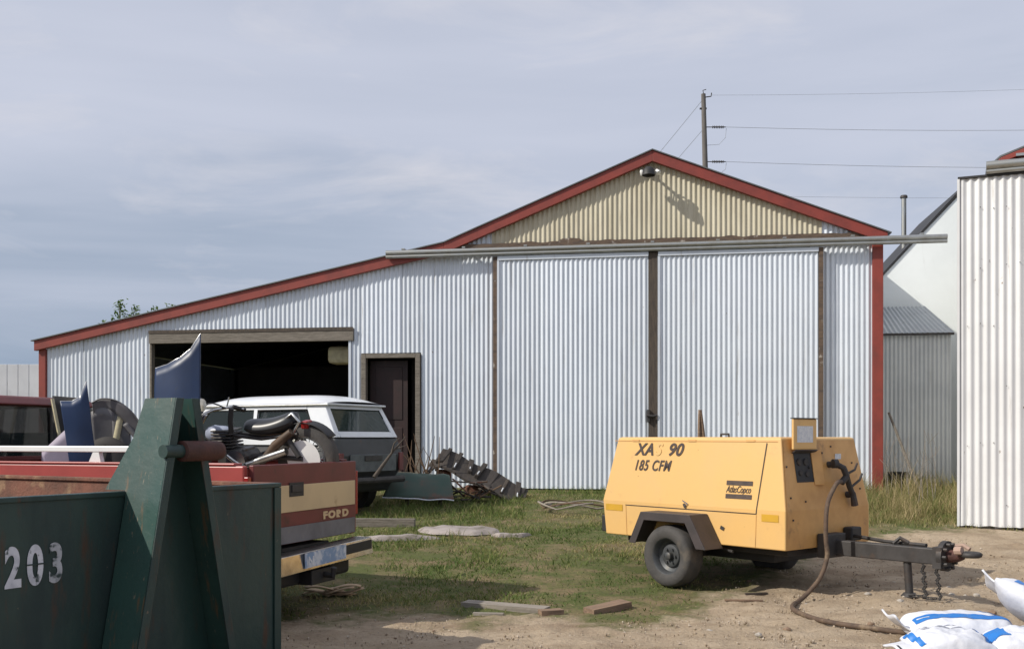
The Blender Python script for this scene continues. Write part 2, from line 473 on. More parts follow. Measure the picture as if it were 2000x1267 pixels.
# ------------------------------------------------------------------ ground
def gz(x, y):
    t = y - 9.0
    r = 0.0 if t < -1 else (0.25*(t+1)**2 if t < 1 else t)       # smooth foot of the slope
    z = 0.057*min(r, 11.0)
    z += 0.11*math.exp(-((x-3.5)**2 + (y-8.85)**2)/0.6)
    z += 0.018*noise.noise(Vector((x*0.6, y*0.6, 3.1)))
    return z


def grass_cover(x, y):
    """0 bare dirt .. 1 grown over: the yard's worn track lies near the camera and along the right"""
    n = 0.55*noise.noise(Vector((x*0.55, y*0.55, 0.3))) + 0.35*noise.noise(Vector((x*1.7, y*1.7, 5.0))) + 0.25*noise.noise(Vector((x*5, y*5, 9.0)))
    edge = 8.05 - 0.05*(x+2) if x < 0.9 else 7.9 + (x-0.9)*1.35
    edge = min(edge, 13.6)
    a = (y - edge)/0.9
    a = max(-1.4, min(1.5, a))
    return max(0.0, min(1.0, 0.35 + 0.5*a + 0.75*n))


def ground_sheet():
    xs = list(np.arange(-4.0, 9.01, 0.05))
    ys = list(np.arange(6.4, 15.0, 0.045)) + list(np.arange(15.0, 22.0, 0.2))
    xs = [-900, -200, -60, -25, -16, -12, -9, -7, -5.5, -4.6] + xs + [9.6, 10.5, 12, 15, 20, 30, 60, 200, 900]
    ys = [-60, -20, -8, -3, 0, 2, 4, 5.2, 6.0] + ys + [23, 25, 28, 33, 40, 60, 120, 300, 1500]
    v, g = [], []
    for y in ys:
        for x in xs:
            z = gz(x, y)
            c = grass_cover(x, y) if (-30 < x < 40 and -5 < y < 60) else 0.8
            if 6 < y < 15 and -4.1 < x < 9.1:
                k = 1.0 - 0.6*c
                rut = 0.016*noise.noise(Vector((x*1.3+2, y*4.5, 1.0)))
                z += k*(0.026*fbm(x*3.1, y*3.4, 1.7, 4) + 1.3*rut) + 0.016*fbm(x*9, y*12, 4.0, 4)*k
            v.append((x, y, z)); g.append(c)
    nx = len(xs)
    f = [(j*nx+i, j*nx+i+1, (j+1)*nx+i+1, (j+1)*nx+i) for j in range(len(ys)-1) for i in range(nx-1)]
    me = bpy.data.meshes.new('ground')
    me.from_pydata(v, [], f)
    me.polygons.foreach_set('use_smooth', [True]*len(f))
    at = me.attributes.new('cover', 'FLOAT', 'POINT')
    at.data.foreach_set('value', g)
    m = bpy.data.materials.new('yard_dirt_and_turf')
    m.use_nodes = True
    n, l = m.node_tree.nodes, m.node_tree.links
    b = n['Principled BSDF']
    b.inputs['Roughness'].default_value = 0.95
    b.inputs['Specular IOR Level'].default_value = 0.15
    t = n.new('ShaderNodeTexCoord')

    def nz(sc, dt=6, st=(1, 1, 1)):
        mp = n.new('ShaderNodeMapping'); mp.inputs['Scale'].default_value = st
        l.new(t.outputs['Object'], mp.inputs['Vector'])
        x = n.new('ShaderNodeTexNoise'); x.inputs['Scale'].default_value = sc; x.inputs['Detail'].default_value = dt; x.inputs['Roughness'].default_value = 0.65
        l.new(mp.outputs['Vector'], x.inputs['Vector'])
        return x.outputs['Fac']

    def mixc(f_, a, b_, lo, hi):
        mr = n.new('ShaderNodeMapRange'); mr.inputs[1].default_value = lo; mr.inputs[2].default_value = hi
        l.new(f_, mr.inputs[0])
        x = n.new('ShaderNodeMix'); x.data_type = 'RGBA'
        l.new(mr.outputs[0], x.inputs[0])
        for i, c in ((6, a), (7, b_)):
            if isinstance(c, tuple):
                x.inputs[i].default_value = (*c, 1)
            else:
                l.new(c, x.inputs[i])
        return x.outputs[2]
    dirt = mixc(nz(1.4, 8, (1, 1.8, 1)), (0.43, 0.345, 0.25), (0.34, 0.265, 0.185), 0.35, 0.65)
    dirt = mixc(nz(16, 6, (1, 2.0, 1)), dirt, (0.17, 0.125, 0.085), 0.55, 0.72)
    dirt = mixc(nz(0.8, 5, (1, 2.4, 1)), dirt, (0.25, 0.185, 0.125), 0.50, 0.70)
    dirt = mixc(nz(55, 3), dirt, (0.52, 0.45, 0.36), 0.62, 0.74)
    turf = mixc(nz(2.2, 8), (0.105, 0.12, 0.042), (0.215, 0.165, 0.095), 0.44, 0.62)
    turf = mixc(nz(24, 5), turf, (0.085, 0.075, 0.045), 0.5, 0.72)
    ca = n.new('ShaderNodeAttribute'); ca.attribute_name = 'cover'
    ad = n.new('ShaderNodeMath'); ad.operation = 'MULTIPLY_ADD'
    l.new(nz(9, 5), ad.inputs[0]); ad.inputs[1].default_value = 0.7
    l.new(ca.outputs['Fac'], ad.inputs[2])
    col = mixc(ad.outputs[0], dirt, turf, 0.62, 0.98)
    l.new(col, b.inputs['Base Color'])
    bp = n.new('ShaderNodeBump'); bp.inputs['Strength'].default_value = 0.9; bp.inputs['Distance'].default_value = 0.02
    l.new(nz(38, 7), bp.inputs['Height']); l.new(bp.outputs['Normal'], b.inputs['Normal'])
    me.materials.append(m)
    o = put('ground', me)
    o['kind'] = 'structure'
    o['label'] = 'bare tan dirt yard growing over with patchy grass'
    return o


ground_sheet()

# ------------------------------------------------------------------ corrugated sheets


def corr(x0, x1, zb, zt, pitch, amp, y=0.0, rows=8, tilt=0.0, flare=0.0):
    """corrugated sheet standing along x; zb, zt are functions of x"""
    n = max(2, int(round((x1-x0)/pitch*8)))
    b = MB()

    def fn(u, w):
        x = x0 + (x1-x0)*u
        a, c = zb(x), zt(x)
        z = a + (c-a)*w
        dent = 0.004*noise.noise(Vector((x*1.7, z*1.1, y*3+1))) + 0.003*noise.noise(Vector((x*6, z*3, 4)))
        return (x, y + amp*math.cos(2*math.pi*x/pitch) + dent + tilt*(u-0.5) - flare*max(0.0, 0.08-w)*8*(0.5+0.5*noise.noise(Vector((x*6, 0, 2)))), z)
    return b.grid(fn, n, rows)


def sheets(parent, name, m, x0, x1, zb, zt, pitch, amp, y=0.0, per=9, rows=8, flare=0.0):
    x = x0
    out = []
    while x < x1 - 1e-4:
        xe = min(x + per*pitch, x1)
        if x1 - xe < 2*pitch:
            xe = x1
        out.append(corr(x, xe, zb, zt, pitch, amp, y + random.uniform(-0.004, 0.004), rows, random.uniform(-0.007, 0.007), flare).build(name, m, parent, 180))
        x = xe
    return out


def cst(c):
    return lambda x: c


# ------------------------------------------------------------------ main workshop
PHI = math.atan(0.16)
ws = thing('metal_workshop', 'long low white corrugated metal workshop with red trim and a gabled middle', 'workshop', (2.54, 18.5, 0.55), -PHI)
PT, AM = 0.088, 0.0108


def roofline(x):
    if x >= 0:
        return 6.11 - 0.395*x
    if x >= -3.83:
        return 6.11 + 0.403*x
    return 4.567 + (x+3.83)*0.2036


def under(x):
    return roofline(x) - 0.12


DEP = 9.0
sheets(ws, 'siding_sheet', WHITE, -11.95, -9.73, cst(0.0), under, PT, AM)
sheets(ws, 'siding_sheet', WHITE, -9.73, -5.65, cst(3.03), under, PT, AM)
sheets(ws, 'siding_sheet', WHITE, -5.65, -5.46, cst(0.0), under, PT, AM)
sheets(ws, 'siding_sheet', WHITE, -5.46, -4.30, cst(2.55), under, PT, AM)
sheets(ws, 'siding_sheet', WHITE, -4.30, -2.75, cst(0.0), lambda x: min(under(x), 4.5), PT, AM, flare=0.03)
sheets(ws, 'siding_sheet', WHITE, 2.75, 3.80, cst(0.0), cst(4.45), PT, AM)
sheets(ws, 'gable_sheet', WHITE, -3.75, -2.95, cst(4.45), under, PT, AM)
sheets(ws, 'gable_sheet', YELLOWED, -2.95, 2.95, cst(4.45), under, PT, AM, per=8)
sheets(ws, 'gable_sheet', WHITE, 2.95, 3.75, cst(4.45), under, PT, AM)
# sliding doors: two leaves hung in front of the wall
for x0, x1 in ((-2.82, -0.07), (0.10, 2.88)):
    d = MB().box(x0, x1, -0.115, -0.085, 0.04, 4.27).build('sliding_door', WOOD_D, ws)
    sheets(d, 'door_sheet', WHITE, x0+0.004, x1-0.004, cst(0.03), cst(4.20), PT, AM, -0.135, per=9, flare=0.02)
    MB().box(x0, x1, -0.165, -0.118, 4.205, 4.285).build('top_flashing', WHITE, d, bevel=0.006)
    e = MB().box(x0-0.005, x0+0.035, -0.160, -0.116, 0.04, 4.20).build('edge_flashing', WHITE, d)
MB().box(-2.90, -2.825, -0.15, -0.02, 0.02, 4.28).build('door_stop', WOOD_P, ws, bevel=0.005)
MB().box(-0.068, 0.098, -0.128, -0.05, 0.0, 4.29).build('centre_post', WOOD_D, ws, bevel=0.006)
MB().box(2.885, 2.96, -0.15, -0.02, 0.02, 4.28).build('door_stop', WOOD_P, ws, bevel=0.005)
hp = MB().tube([(0.08, -0.17, 1.36), (0.02, -0.19, 1.34), (-0.10, -0.20, 1.35)], 0.022).box(-0.09, -0.05, -0.19, -0.12, 1.24, 1.46)
hp.build('door_latch', STEEL, ws, 40)
# rail, track and header
rl = MB()
for zc, r_ in ((4.395, 0.046), (4.322, 0.034)):
    rl.tube([(-4.92, -0.185, zc), (5.0, -0.185, zc)], r_, 12)
rl.build('door_rail', GALV, ws, 40)
for i in range(9):
    x = -4.6 + i*1.15
    MB().box(x-0.03, x+0.03, -0.18, -0.01, 4.45, 4.475).build('rail_bracket', GALV, ws)
hb = MB()
hb.grid(lambda u, w: (-3.55 + 7.2*u, -0.06, 4.40 + w*(0.135 + 0.03*noise.noise(Vector((u*30, 0, 1))) + (0.05 if abs(u-0.29) < 0.03 else 0))), 90, 2)
hb.build('header_board', WOOD_P, ws, solid=0.04)
# fascia boards, roof, corner posts


def slope_board(xa, xb, t0, t1, y0, y1):
    b = MB()
    b.hexa([(xa, y0, roofline(xa)-t1), (xb, y0, roofline(xb-1e-6 if xb > xa else xb)-t1), (xb, y1, roofline(xb)-t1), (xa, y1, roofline(xa)-t1),
            (xa, y0, roofline(xa)-t0), (xb, y0, roofline(xb)-t0), (xb, y1, roofline(xb)-t0), (xa, y1, roofline(xa)-t0)])
    return b


slope_board(-0.001, 4.04, 0.0, 0.195, -0.13, -0.03).build('fascia_board', RED, ws, bevel=0.006)
slope_board(-3.83, -0.003, 0.0, 0.195, -0.13, -0.03).build('fascia_board', RED, ws, bevel=0.006)
slope_board(-12.15, -3.833, 0.0, 0.195, -0.125, -0.025).build('fascia_board', RED, ws, bevel=0.006)
for xa, xb in ((0.0, 4.10), (-3.83, 0.0), (-12.2, -3.84)):
    slope_board(xa, xb, -0.022, -0.002, -0.16, DEP).build('roof', ROOF, ws)
MB().box(3.80, 3.98, -0.055, 0.10, 0.0, 4.34).build('corner_post', RED, ws, bevel=0.008)
MB().box(-12.10, -11.95, -0.05, 0.10, 0.0, 2.72).build('corner_post', RED, ws, bevel=0.008)
# side and back walls
for xx, h in ((3.93, 4.54), (-12.02, 2.89)):
    nm = MB()
    nn = int((DEP-0.12)/PT*6)
    nm.grid(lambda u, w, xx=xx, h=h: (xx + AM*math.cos(2*math.pi*u*(DEP-0.12)/PT), 0.11 + u*(DEP-0.12), h*w), nn, 1)
    nm.build('side_wall', WHITE, ws, 180)
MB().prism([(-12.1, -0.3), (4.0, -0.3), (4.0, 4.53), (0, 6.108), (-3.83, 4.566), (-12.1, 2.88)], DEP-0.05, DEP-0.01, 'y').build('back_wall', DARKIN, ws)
MB().box(-12.05, 3.93, 0.02, 8.9, -0.2, 0.05).build('floor_slab', CONC, ws)
for x0, x1 in ((-12.1, -9.73), (-5.66, -5.45), (-4.31, 3.99)):
    MB().box(x0, x1, -0.075 if x1 < 0 else -0.09, 0.02, -0.35, -0.012).build('foundation', CONC, ws, bevel=0.01)
# vehicle opening
MB().box(-9.74, -5.60, -0.06, 0.05, 2.79, 3.03).build('opening_header', WOOD_G, ws, bevel=0.006)
MB().box(-9.74, -5.60, -0.072, -0.061, 2.985, 3.045).build('header_drip', WOOD_D, ws)
MB().box(-9.74, -9.70, -0.03, 0.10, 0.0, 2.788).build('jamb', WOOD_G, ws)
MB().box(-5.70, -5.655, -0.03, 0.10, 0.0, 2.788).build('jamb', WHITE, ws)
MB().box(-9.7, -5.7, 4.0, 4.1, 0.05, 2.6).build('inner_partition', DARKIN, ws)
MB().box(-6.3, -5.75, 0.45, 0.9, 2.40, 2.74).build('insulation_scrap', CREAM, ws, bevel=0.08)
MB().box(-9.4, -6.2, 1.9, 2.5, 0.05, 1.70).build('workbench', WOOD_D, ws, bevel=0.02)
# man door
for x0, x1, z0, z1 in ((-5.45, -5.36, 0.0, 2.535), (-4.40, -4.31, 0.0, 2.535), (-5.359, -4.401, 2.455, 2.535)):
    MB().box(x0, x1, -0.04, 0.09, z0, z1).build('door_frame', WOOD_G, ws, bevel=0.005)
dr = MB().box(-5.355, -4.62, 0.24, 0.28, 0.06, 2.42).build('entry_door', MAROON, ws)
MB().box(-5.25, -4.72, 0.228, 0.2395, 1.3, 2.3).build('door_panel', MAROON, dr, bevel=0.01)
MB().box(-5.25, -4.72, 0.228, 0.2395, 0.25, 1.15).build('door_panel', MAROON, dr, bevel=0.01)
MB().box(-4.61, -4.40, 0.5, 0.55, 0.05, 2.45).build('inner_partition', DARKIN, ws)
MB().box(-5.5, -4.3, -0.5, 0.02, -0.4, 0.03).build('door_step', CONC, ws, bevel=0.02)

# security floodlight on the gable
fl = thing('security_floodlight', 'dark twin-lamp security floodlight fixed high under the gable peak', 'floodlight', (2.54-0.06*0.987, 18.5+0.0095, 6.25), -PHI)
fl.scale = (0.8, 0.9, 0.8)
MB().box(-0.07, 0.07, -0.10, -0.012, 0.0, 0.14).build('junction_box', STEEL, fl, bevel=0.01)
MB().tube([(0, -0.08, 0.06), (0, -0.30, 0.05), (0, -0.46, 0.0)], 0.03).build('arm', STEEL, fl, 40)
MB().lathe([(0.0, 0.10), (0.07, 0.09), (0.13, 0.02), (0.15, -0.09), (0.14, -0.09)], (0, -0.46, -0.05), 'z', 16).build('lamp_shade', BLACK, fl, 50)
for sx in (-1, 1):
    MB().tube([(0, -0.3, 0.06), (sx*0.12, -0.34, 0.03), (sx*0.17, -0.36, -0.01)], 0.016).build('lamp_arm', STEEL, fl, 40)
    hd = MB().lathe([(0.0, -0.02), (0.035, 0.0), (0.062, 0.09), (0.058, 0.1), (0, 0.11)], (0, 0, 0), 'z', 14)
    hd.xf(Matrix.Translation((sx*0.17, -0.36, 0.0)) @ Matrix.Rotation(R(150), 4, 'Y' if sx > 0 else 'Y') @ Matrix.Rotation(R(25*sx), 4, 'X'))
    hd.build('lamp_head', BULB, fl, 50)

# ------------------------------------------------------------------ shed on the right edge
t2 = 0.43
PH2 = math.atan(t2)
sh = thing('corrugated_shed', 'tall ivory corrugated shed with red gable cut off by the right edge', 'shed', (6.12, 14.03, 0.27), -PH2)
sld = MB().box(0.0, 4.2, -0.02, 0.02, 0.03, 4.76).build('sliding_door', WOOD_D, sh)
P2 = 0.100
sheets(sld, 'door_sheet', WHITE2, 0.0, 4.2, lambda x: 0.03 + 0.025*abs(noise.noise(Vector((x*4, 0, 0)))), cst(4.755), P2, 0.0125, -0.045, per=8, rows=6, flare=0.05)
MB().box(-0.012, 4.2, -0.075, 0.03, 4.757, 4.785).build('top_cap', BLACK, sld)
MB().box(-0.02, 0.012, -0.075, 0.025, 0.03, 4.755).build('edge_flashing', WHITE2, sld)
sc = MB()
for k in range(6):
    for j in range(26):
        if random.random() < 0.45:
            continue
        x = (j+0.5)*2*P2*0.8 + 0.03
        if x < 4.1:
            z = 0.35 + k*0.80 + random.uniform(-0.03, 0.03)
            sc.box(x-0.005, x+0.005, -0.070, -0.058, z-0.005, z+0.005)
so = sc.build('screw_heads', STEEL, sld)
so['kind'] = 'stuff'
rb = MB()
rb.tube([(0.34, -0.10, 4.895), (4.6, -0.10, 4.895)], 0.06, 12)
rb.tube([(0.34, -0.10, 4.815), (4.6, -0.10, 4.815)], 0.032, 10)
rb.build('door_rail', GALV, sh, 40)
MB().prism([(0.42, 4.80), (0.42, 4.86), (0.52, 4.96), (3.2, 5.86), (5.8, 4.96), (5.8, 4.80)], 0.03, 0.09, 'y').build('gable_wall', RED, sh)
for pts in ([(0.43, 4.83), (0.52, 4.93), (0.52, 5.0), (0.38, 4.86)], [(0.521, 4.93), (3.2, 5.85), (3.2, 5.93), (0.521, 5.0)], [(3.201, 5.85), (5.9, 4.93), (5.9, 5.01), (3.201, 5.93)]):
    MB().prism(pts, -0.06, 0.02, 'y').build('fascia_board', RED, sh, bevel=0.005)
MB().box(0.70, 3.4, -0.12, -0.065, 4.985, 5.02).build('light_batten', GALV, sh)
MB().box(0.45, 0.55, 0.04, 6.0, 0.0, 4.85).build('side_wall', WHITE2, sh)
MB().box(5.75, 5.85, 0.04, 6.0, 0.0, 4.85).build('side_wall', WHITE2, sh)
MB().prism([(0.36, 4.87), (0.52, 5.01), (3.2, 5.94), (5.9, 5.02), (5.9, 5.04), (3.2, 5.96), (0.51, 5.03), (0.34, 4.88)], -0.05, 6.0, 'y').build('roof', ROOF, sh)

# ------------------------------------------------------------------ white barn and lean-to between the sheds
bn = thing('white_barn', 'smooth white barn wall with steep black-edged roof behind the lean-to', 'barn', (6.9, 20.3, 0.55), -PHI)
MB().prism([(0, 0), (5.2, 0), (5.2, 6.2), (3.9, 6.5), (2.02, 5.86), (0.0, 3.72)], 0.0, 0.15, 'y').build('wall', WHITE_S, bn)
MB().prism([(-0.2, 3.45), (2.0, 5.87), (2.0, 5.94), (-0.26, 3.45)], -0.025, 4.0, 'y').build('roof', BLACK, bn)
MB().prism([(2.001, 5.87), (5.2, 6.9), (5.2, 6.97), (2.001, 5.94)], -0.025, 4.0, 'y').build('roof', BLACK, bn)
fp = MB().tube([(1.08, 1.2, 3.0), (1.08, 1.2, 5.95)], 0.05, 12).build('flue_pipe', GALV, bn, 40)
MB().lathe([(0.0, 0.03), (0.06, 0.025), (0.075, 0.0), (0.075, -0.03), (0.05, -0.03)], (1.08, 1.2, 5.97), 'z', 14).build('flue_cap', STEEL, fp, 40)
ln = thing('lean_to_shed', 'small grey corrugated lean-to shed standing in shade beside red corner post', 'shed', (6.66, 18.95, 0.52), -PHI)
sheets(ln, 'wall_sheet', GREYSHED, 0.0, 1.36, cst(0.0), cst(2.93), 0.075, 0.008, 0.0, per=9)
MB().box(1.36, 1.39, 0.0, 1.2, 0.0, 2.93).build('side_wall', GREYSHED, ln)
rp = MB()
rp.grid(lambda u, w: (-0.02 + 1.46*u - 0.27*w*max(0, u-0.0), -0.08 + 1.1*w, 2.90 + 0.62*w + 0.012*math.cos(2*math.pi*u*1.46/0.09)), 130, 2)
rp.build('roof_sheet', GREYSHED, ln, 180)
MB().box(0.0, 1.42, -0.10, -0.07, 2.86, 2.90).build('eave_trim', STEEL, ln)
# things leaning against it
pl = thing('leaning_pole', 'thin bare wooden pole leaning beside the red corner post', 'pole', (6.83, 17.95, 0.5))
MB().tube([(0.22, -0.3, 0.02), (-0.22, 0.02, 1.45)], [0.03, 0.022], 8).build('shaft', WOOD_G, pl, 40)
bk = thing('black_bucket', 'black bucket at the foot of the red corner post', 'bucket', (6.88, 18.25, gz(6.9, 18.2)))
MB().lathe([(0, 0.0), (0.14, 0.0), (0.17, 0.36), (0.16, 0.36), (0.13, 0.02)], (0, 0, 0), 'z', 18).build('shell', BLACK, bk, 40)
MB().lathe([(0.172, 0.35), (0.182, 0.36), (0.172, 0.37)], (0, 0, 0), 'z', 18, True).build('rim', BLACK, bk, 40)

# ------------------------------------------------------------------ fence at far left
fe = thing('panel_fence', 'pale ribbed metal panel fence beyond the left corner of the workshop', 'fence', (-13.4, 21.6, 0.6), -0.02)
for i in range(16):
    b = MB().hexa([(i*0.232, 0, 0), (i*0.232+0.222, 0, 0), (i*0.232+0.222, 0.03, 0), (i*0.232, 0.03, 0), (i*0.232, 0, 2.45), (i*0.232+0.222, 0, 2.45), (i*0.232+0.222, 0.03, 2.45), (i*0.232, 0.03, 2.45)])
    b.build('fence_panel', FENCE, fe, bevel=0.006)
for z in (0.4, 2.0):
    MB().box(0, 3.7, 0.04, 0.09, z, z+0.08).build('fence_rail', STEEL, fe)

# ------------------------------------------------------------------ tree behind the roof
tr = thing('broadleaf_tree', 'green treetop showing above the low left roof edge', 'tree', (-13.0, 34.0, 0.6))
tk = MB().tube([(0, 0, -0.1), (0.1, 0, 1.5), (0.0, 0.1, 3.2)], [0.16, 0.13, 0.09], 9)
leaves_v, leaves_t = [], []
ends = []
for k in range(17):
    a = random.uniform(0, 6.28)
    rr = random.uniform(0.3, 1.7)
    top = random.uniform(3.6, 4.7) - 0.25*rr
    e = (rr*math.cos(a), rr*math.sin(a), top)
    ends.append(e)
for e in ((0.05, -0.2, 5.42), (0.50, -0.1, 5.15), (1.20, -0.1, 5.15), (1.70, 0.1, 5.27), (-0.55, 0, 4.70)):
    ends.append(e)
for e in ends:
    tk.tube([(0, 0.05, 2.6), (e[0]*0.55, e[1]*0.55, 2.6+(e[2]-2.6)*0.55), e], [0.05, 0.03, 0.010], 6)
    for q in range(210):
        w = random.uniform(0.45, 1.02)
        p = Vector((e[0]*w, e[1]*w, 2.6 + (e[2]-2.6)*w))
        sp = 0.07 + 0.30*(1.02-w)
        p += Vector((random.gauss(0, sp), random.gauss(0, sp), random.gauss(0, sp*0.8)))
        d1 = Vector((random.gauss(0, 1), random.gauss(0, 1), random.gauss(0, 0.7))).normalized()*random.uniform(0.05, 0.09)
        d2 = d1.orthogonal().normalized()*random.uniform(0.02, 0.035)
        leaves_v += [p-d1, p+d2, p+d1, p-d2]
        leaves_t += [random.random()]*4
tk.build('trunk', BARK, tr, 60)
lm = bpy.data.meshes.new('crown')
lm.from_pydata([tuple(p) for p in leaves_v], [], [(i, i+1, i+2, i+3) for i in range(0, len(leaves_v), 4)])
at = lm.attributes.new('tint', 'FLOAT', 'POINT'); at.data.foreach_set('value', leaves_t)
lm.materials.append(LEAFM)
put('crown', lm, tr)

# ------------------------------------------------------------------ utility pole and lines
up = thing('utility_pole', 'tall grey wooden utility pole rising behind the gable', 'utility pole', (8.75, 45, 0.6))
MB().tube([(0, 0, -0.3), (-0.14, 0, 8), (-0.34, 0, 16.0)], [0.19, 0.15, 0.10], 12).build('shaft', POLEW, up, 60)
for z, nm in ((14.55, 'a'), (13.03, 'b')):
    x0 = -0.27
    prof = [(0.02, 0.0), (0.02, 0.30)]
    for k in range(7):
        prof += [(0.025, 0.32+k*0.075), (0.075, 0.345+k*0.075), (0.025, 0.37+k*0.075)]
    prof += [(0.02, 0.90), (0.0, 0.95)]
    MB().lathe(prof, (x0, 0, z), 'x', 10).build('insulator', STEEL, up, 40)
MB().box(-0.5, -0.2, -0.05, 0.05, z+2.3, z+2.36).tube([(-0.33, 0, 15.85), (0.0, 0, 15.9), (0.02, 0, 16.05)], 0.025).build('top_bracket', STEEL, up)
MB().tube([(-0.33, 0, 16.0), (-0.36, 0, 16.16), (-0.22, 0, 16.2)], 0.02).build('lightning_rod', STEEL, up)


def sagline(a, b, sag, n=24):
    a, b = Vector(a), Vector(b)
    return [a.lerp(b, i/n) - Vector((0, 0, 4*sag*(i/n)*(1-i/n))) for i in range(n+1)]


for nm, a, b, sg, r_, lab in (
    ('power_line', (8.75, 45, 16.55), (64, 47, 20.9), 0.9, 0.006, 'topmost thin power line running right from the pole top'),
    ('power_line', (9.42, 45, 15.15), (64, 47, 18.2), 1.0, 0.010, 'power line running right from the upper pole insulator'),
    ('power_line', (9.42, 45, 13.63), (64, 47, 16.1), 1.0, 0.010, 'power line running right from the lower pole insulator'),
    ('power_line', (8.55, 45.1, 12.2), (64, 47, 14.5), 0.8, 0.006, 'lowest faint power line crossing just above the right roof slope'),
    ('guy_wire', (8.42, 45, 16.4), (-1.2, 45.5, 5.0), 0.1, 0.011, 'upper guy wire slanting left from the pole top'),
    ('guy_wire', (8.44, 45, 15.1), (-0.6, 45.5, 5.0), 0.1, 0.011, 'lower guy wire slanting left from the upper pole insulator'),
):
    tag(MB().tube(sagline(a, b, sg), r_, 5).build(nm, WIRE), lab, 'wire', 'power lines' if nm == 'power_line' else 'guy wires')
for z, nm, dz in ((15.1, 'upper', 0.75), (13.6, 'lower', 0.55)):
    tag(MB().tube([(9.42, 45, z), (9.38, 45, z-dz*0.55), (9.1, 45, z-dz*0.95), (8.55, 45.0, z-dz)], 0.009, 5).build('jumper_wire', WIRE),
        'short looped jumper wire hanging below the %s pole insulator' % nm, 'wire', 'jumper wires')

# ------------------------------------------------------------------ towed air compressor
CA = R(-50)
cz = gz(1.62, 10.07)
cp = thing('air_compressor', 'yellow towed air compressor on two wheels parked in front of the doors', 'air compressor', (1.62, 10.07, cz), CA)
Y0, Y1 = 0.03, 1.41
XA, XB = -1.05, 1.24
ZB, ZM, ZT = 0.43, 0.785, 1.45


def side_y(z):
    return Y0 + 0.09*max(0.0, (z-ZM)/(ZT-ZM))


def end_x(z):
    return XB - 0.11*max(0.0, (z-ZM)/(ZT-ZM))


body = MB()
ring = lambda x0, x1, y0, y1, z: [(x0, y0, z), (x1, y0, z), (x1, y1, z), (x0, y1, z)]
rings = [ring(XA+0.045, XB, Y0, Y1, ZB), ring(XA, XB, Y0, Y1, ZM), ring(XA+0.14, XB-0.11, Y0+0.09, Y1-0.09, ZT-0.012), ring(XA+0.17, XB-0.14, Y0+0.12, Y1-0.12, ZT)]
v = [p for r_ in rings for p in r_]
f = [(3, 2, 1, 0), (12, 13, 14, 15)]
for k in range(3):
    for i in range(4):
        f.append((k*4+i, k*4+(i+1) % 4, (k+1)*4+(i+1) % 4, (k+1)*4+i))
body.add(v, f)
bo = body.build('canopy', YEL, cp, bevel=0.012, seg=3)
# the tow end is scuffed and grimy: its own sheet 4 mm proud of the shell
ep = MB()
e4 = 0.004
ep.add([(XB+e4, Y0+0.02, ZB+0.01), (XB+e4, Y1-0.02, ZB+0.01), (XB+e4, Y1-0.02, ZM), (XB+e4, Y0+0.02, ZM),
        (end_x(ZT-0.03)+e4, Y1-0.105, ZT-0.03), (end_x(ZT-0.03)+e4, Y0+0.105, ZT-0.03)], [(0, 1, 2, 3), (3, 2, 4, 5)])
eo = ep.build('end_panel', YEL_D, cp)
# hinged side hood with its shut lines (narrow dark gaps) on the near side


def on_side(x, z, d=0.003):
    return (x, side_y(z)-d, z)


def strip(pts, w, d=0.004, m=BLACK, name='panel_gap', fn=on_side):
    b = MB()
    for (xa, za), (xb, zb_) in zip(pts[:-1], pts[1:]):
        L = math.hypot(xb-xa, zb_-za)
        nx, nz_ = -(zb_-za)/L*w/2, (xb-xa)/L*w/2
        q = [(xa+nx, za+nz_), (xb+nx, zb_+nz_), (xb-nx, zb_-nz_), (xa-nx, za-nz_)]
        b.add([fn(x, z, d) for x, z in q], [(0, 1, 2, 3)])
    return b.build(name, m, cp)


strip([(0.985, 1.395), (0.93, 0.80), (0.925, 0.745)], 0.010)
strip([(-0.72, 0.748), (0.925, 0.745)], 0.008)
strip([(-0.95, 1.412), (1.10, 1.408)], 0.006, m=YEL_D)
strip([(-0.715, 0.745), (-0.70, 0.44)], 0.006, m=YEL_D)
strip([(0.925, 0.74), (0.915, 0.44)], 0.006, m=YEL_D)
strip([(0.07, 0.80), (0.09, 0.76)], 0.028, 0.012, STEEL, 'hood_latch')
strip([(0.05, 0.83), (0.12, 0.80), (0.08, 0.775)], 0.010, 0.014, CHROME, 'hood_latch')
strip([(0.52, 0.60), (0.56, 0.585)], 0.035, 0.010, STEEL, 'drain_plug')
for a, b_ in ((-1.005, -0.76), (0.985, 1.17)):
    strip([(a, 0.715), (b_, 0.715)], 0.066, 0.004, REFL, 'reflector_tape')
for hx in (-0.70, 0.05, 0.75):
    strip([(hx, 1.416), (hx+0.10, 1.416)], 0.020, 0.007, YEL_D, 'hood_hinge')
MB().tube([(0.02, 0.66, ZT-0.005), (0.02, 0.66, ZT+0.03), (0.12, 0.66, ZT+0.03), (0.12, 0.66, ZT-0.005)], 0.012, 6).build('lifting_eye', STEEL, cp, 40)
# lettering on the side
beta = math.atan2(0.09, ZT-ZM)


def decal(x, z, d=0.004):
    return frame((x, side_y(z)-d, z), (1, 0, 0), (0, math.sin(beta), math.cos(beta)))


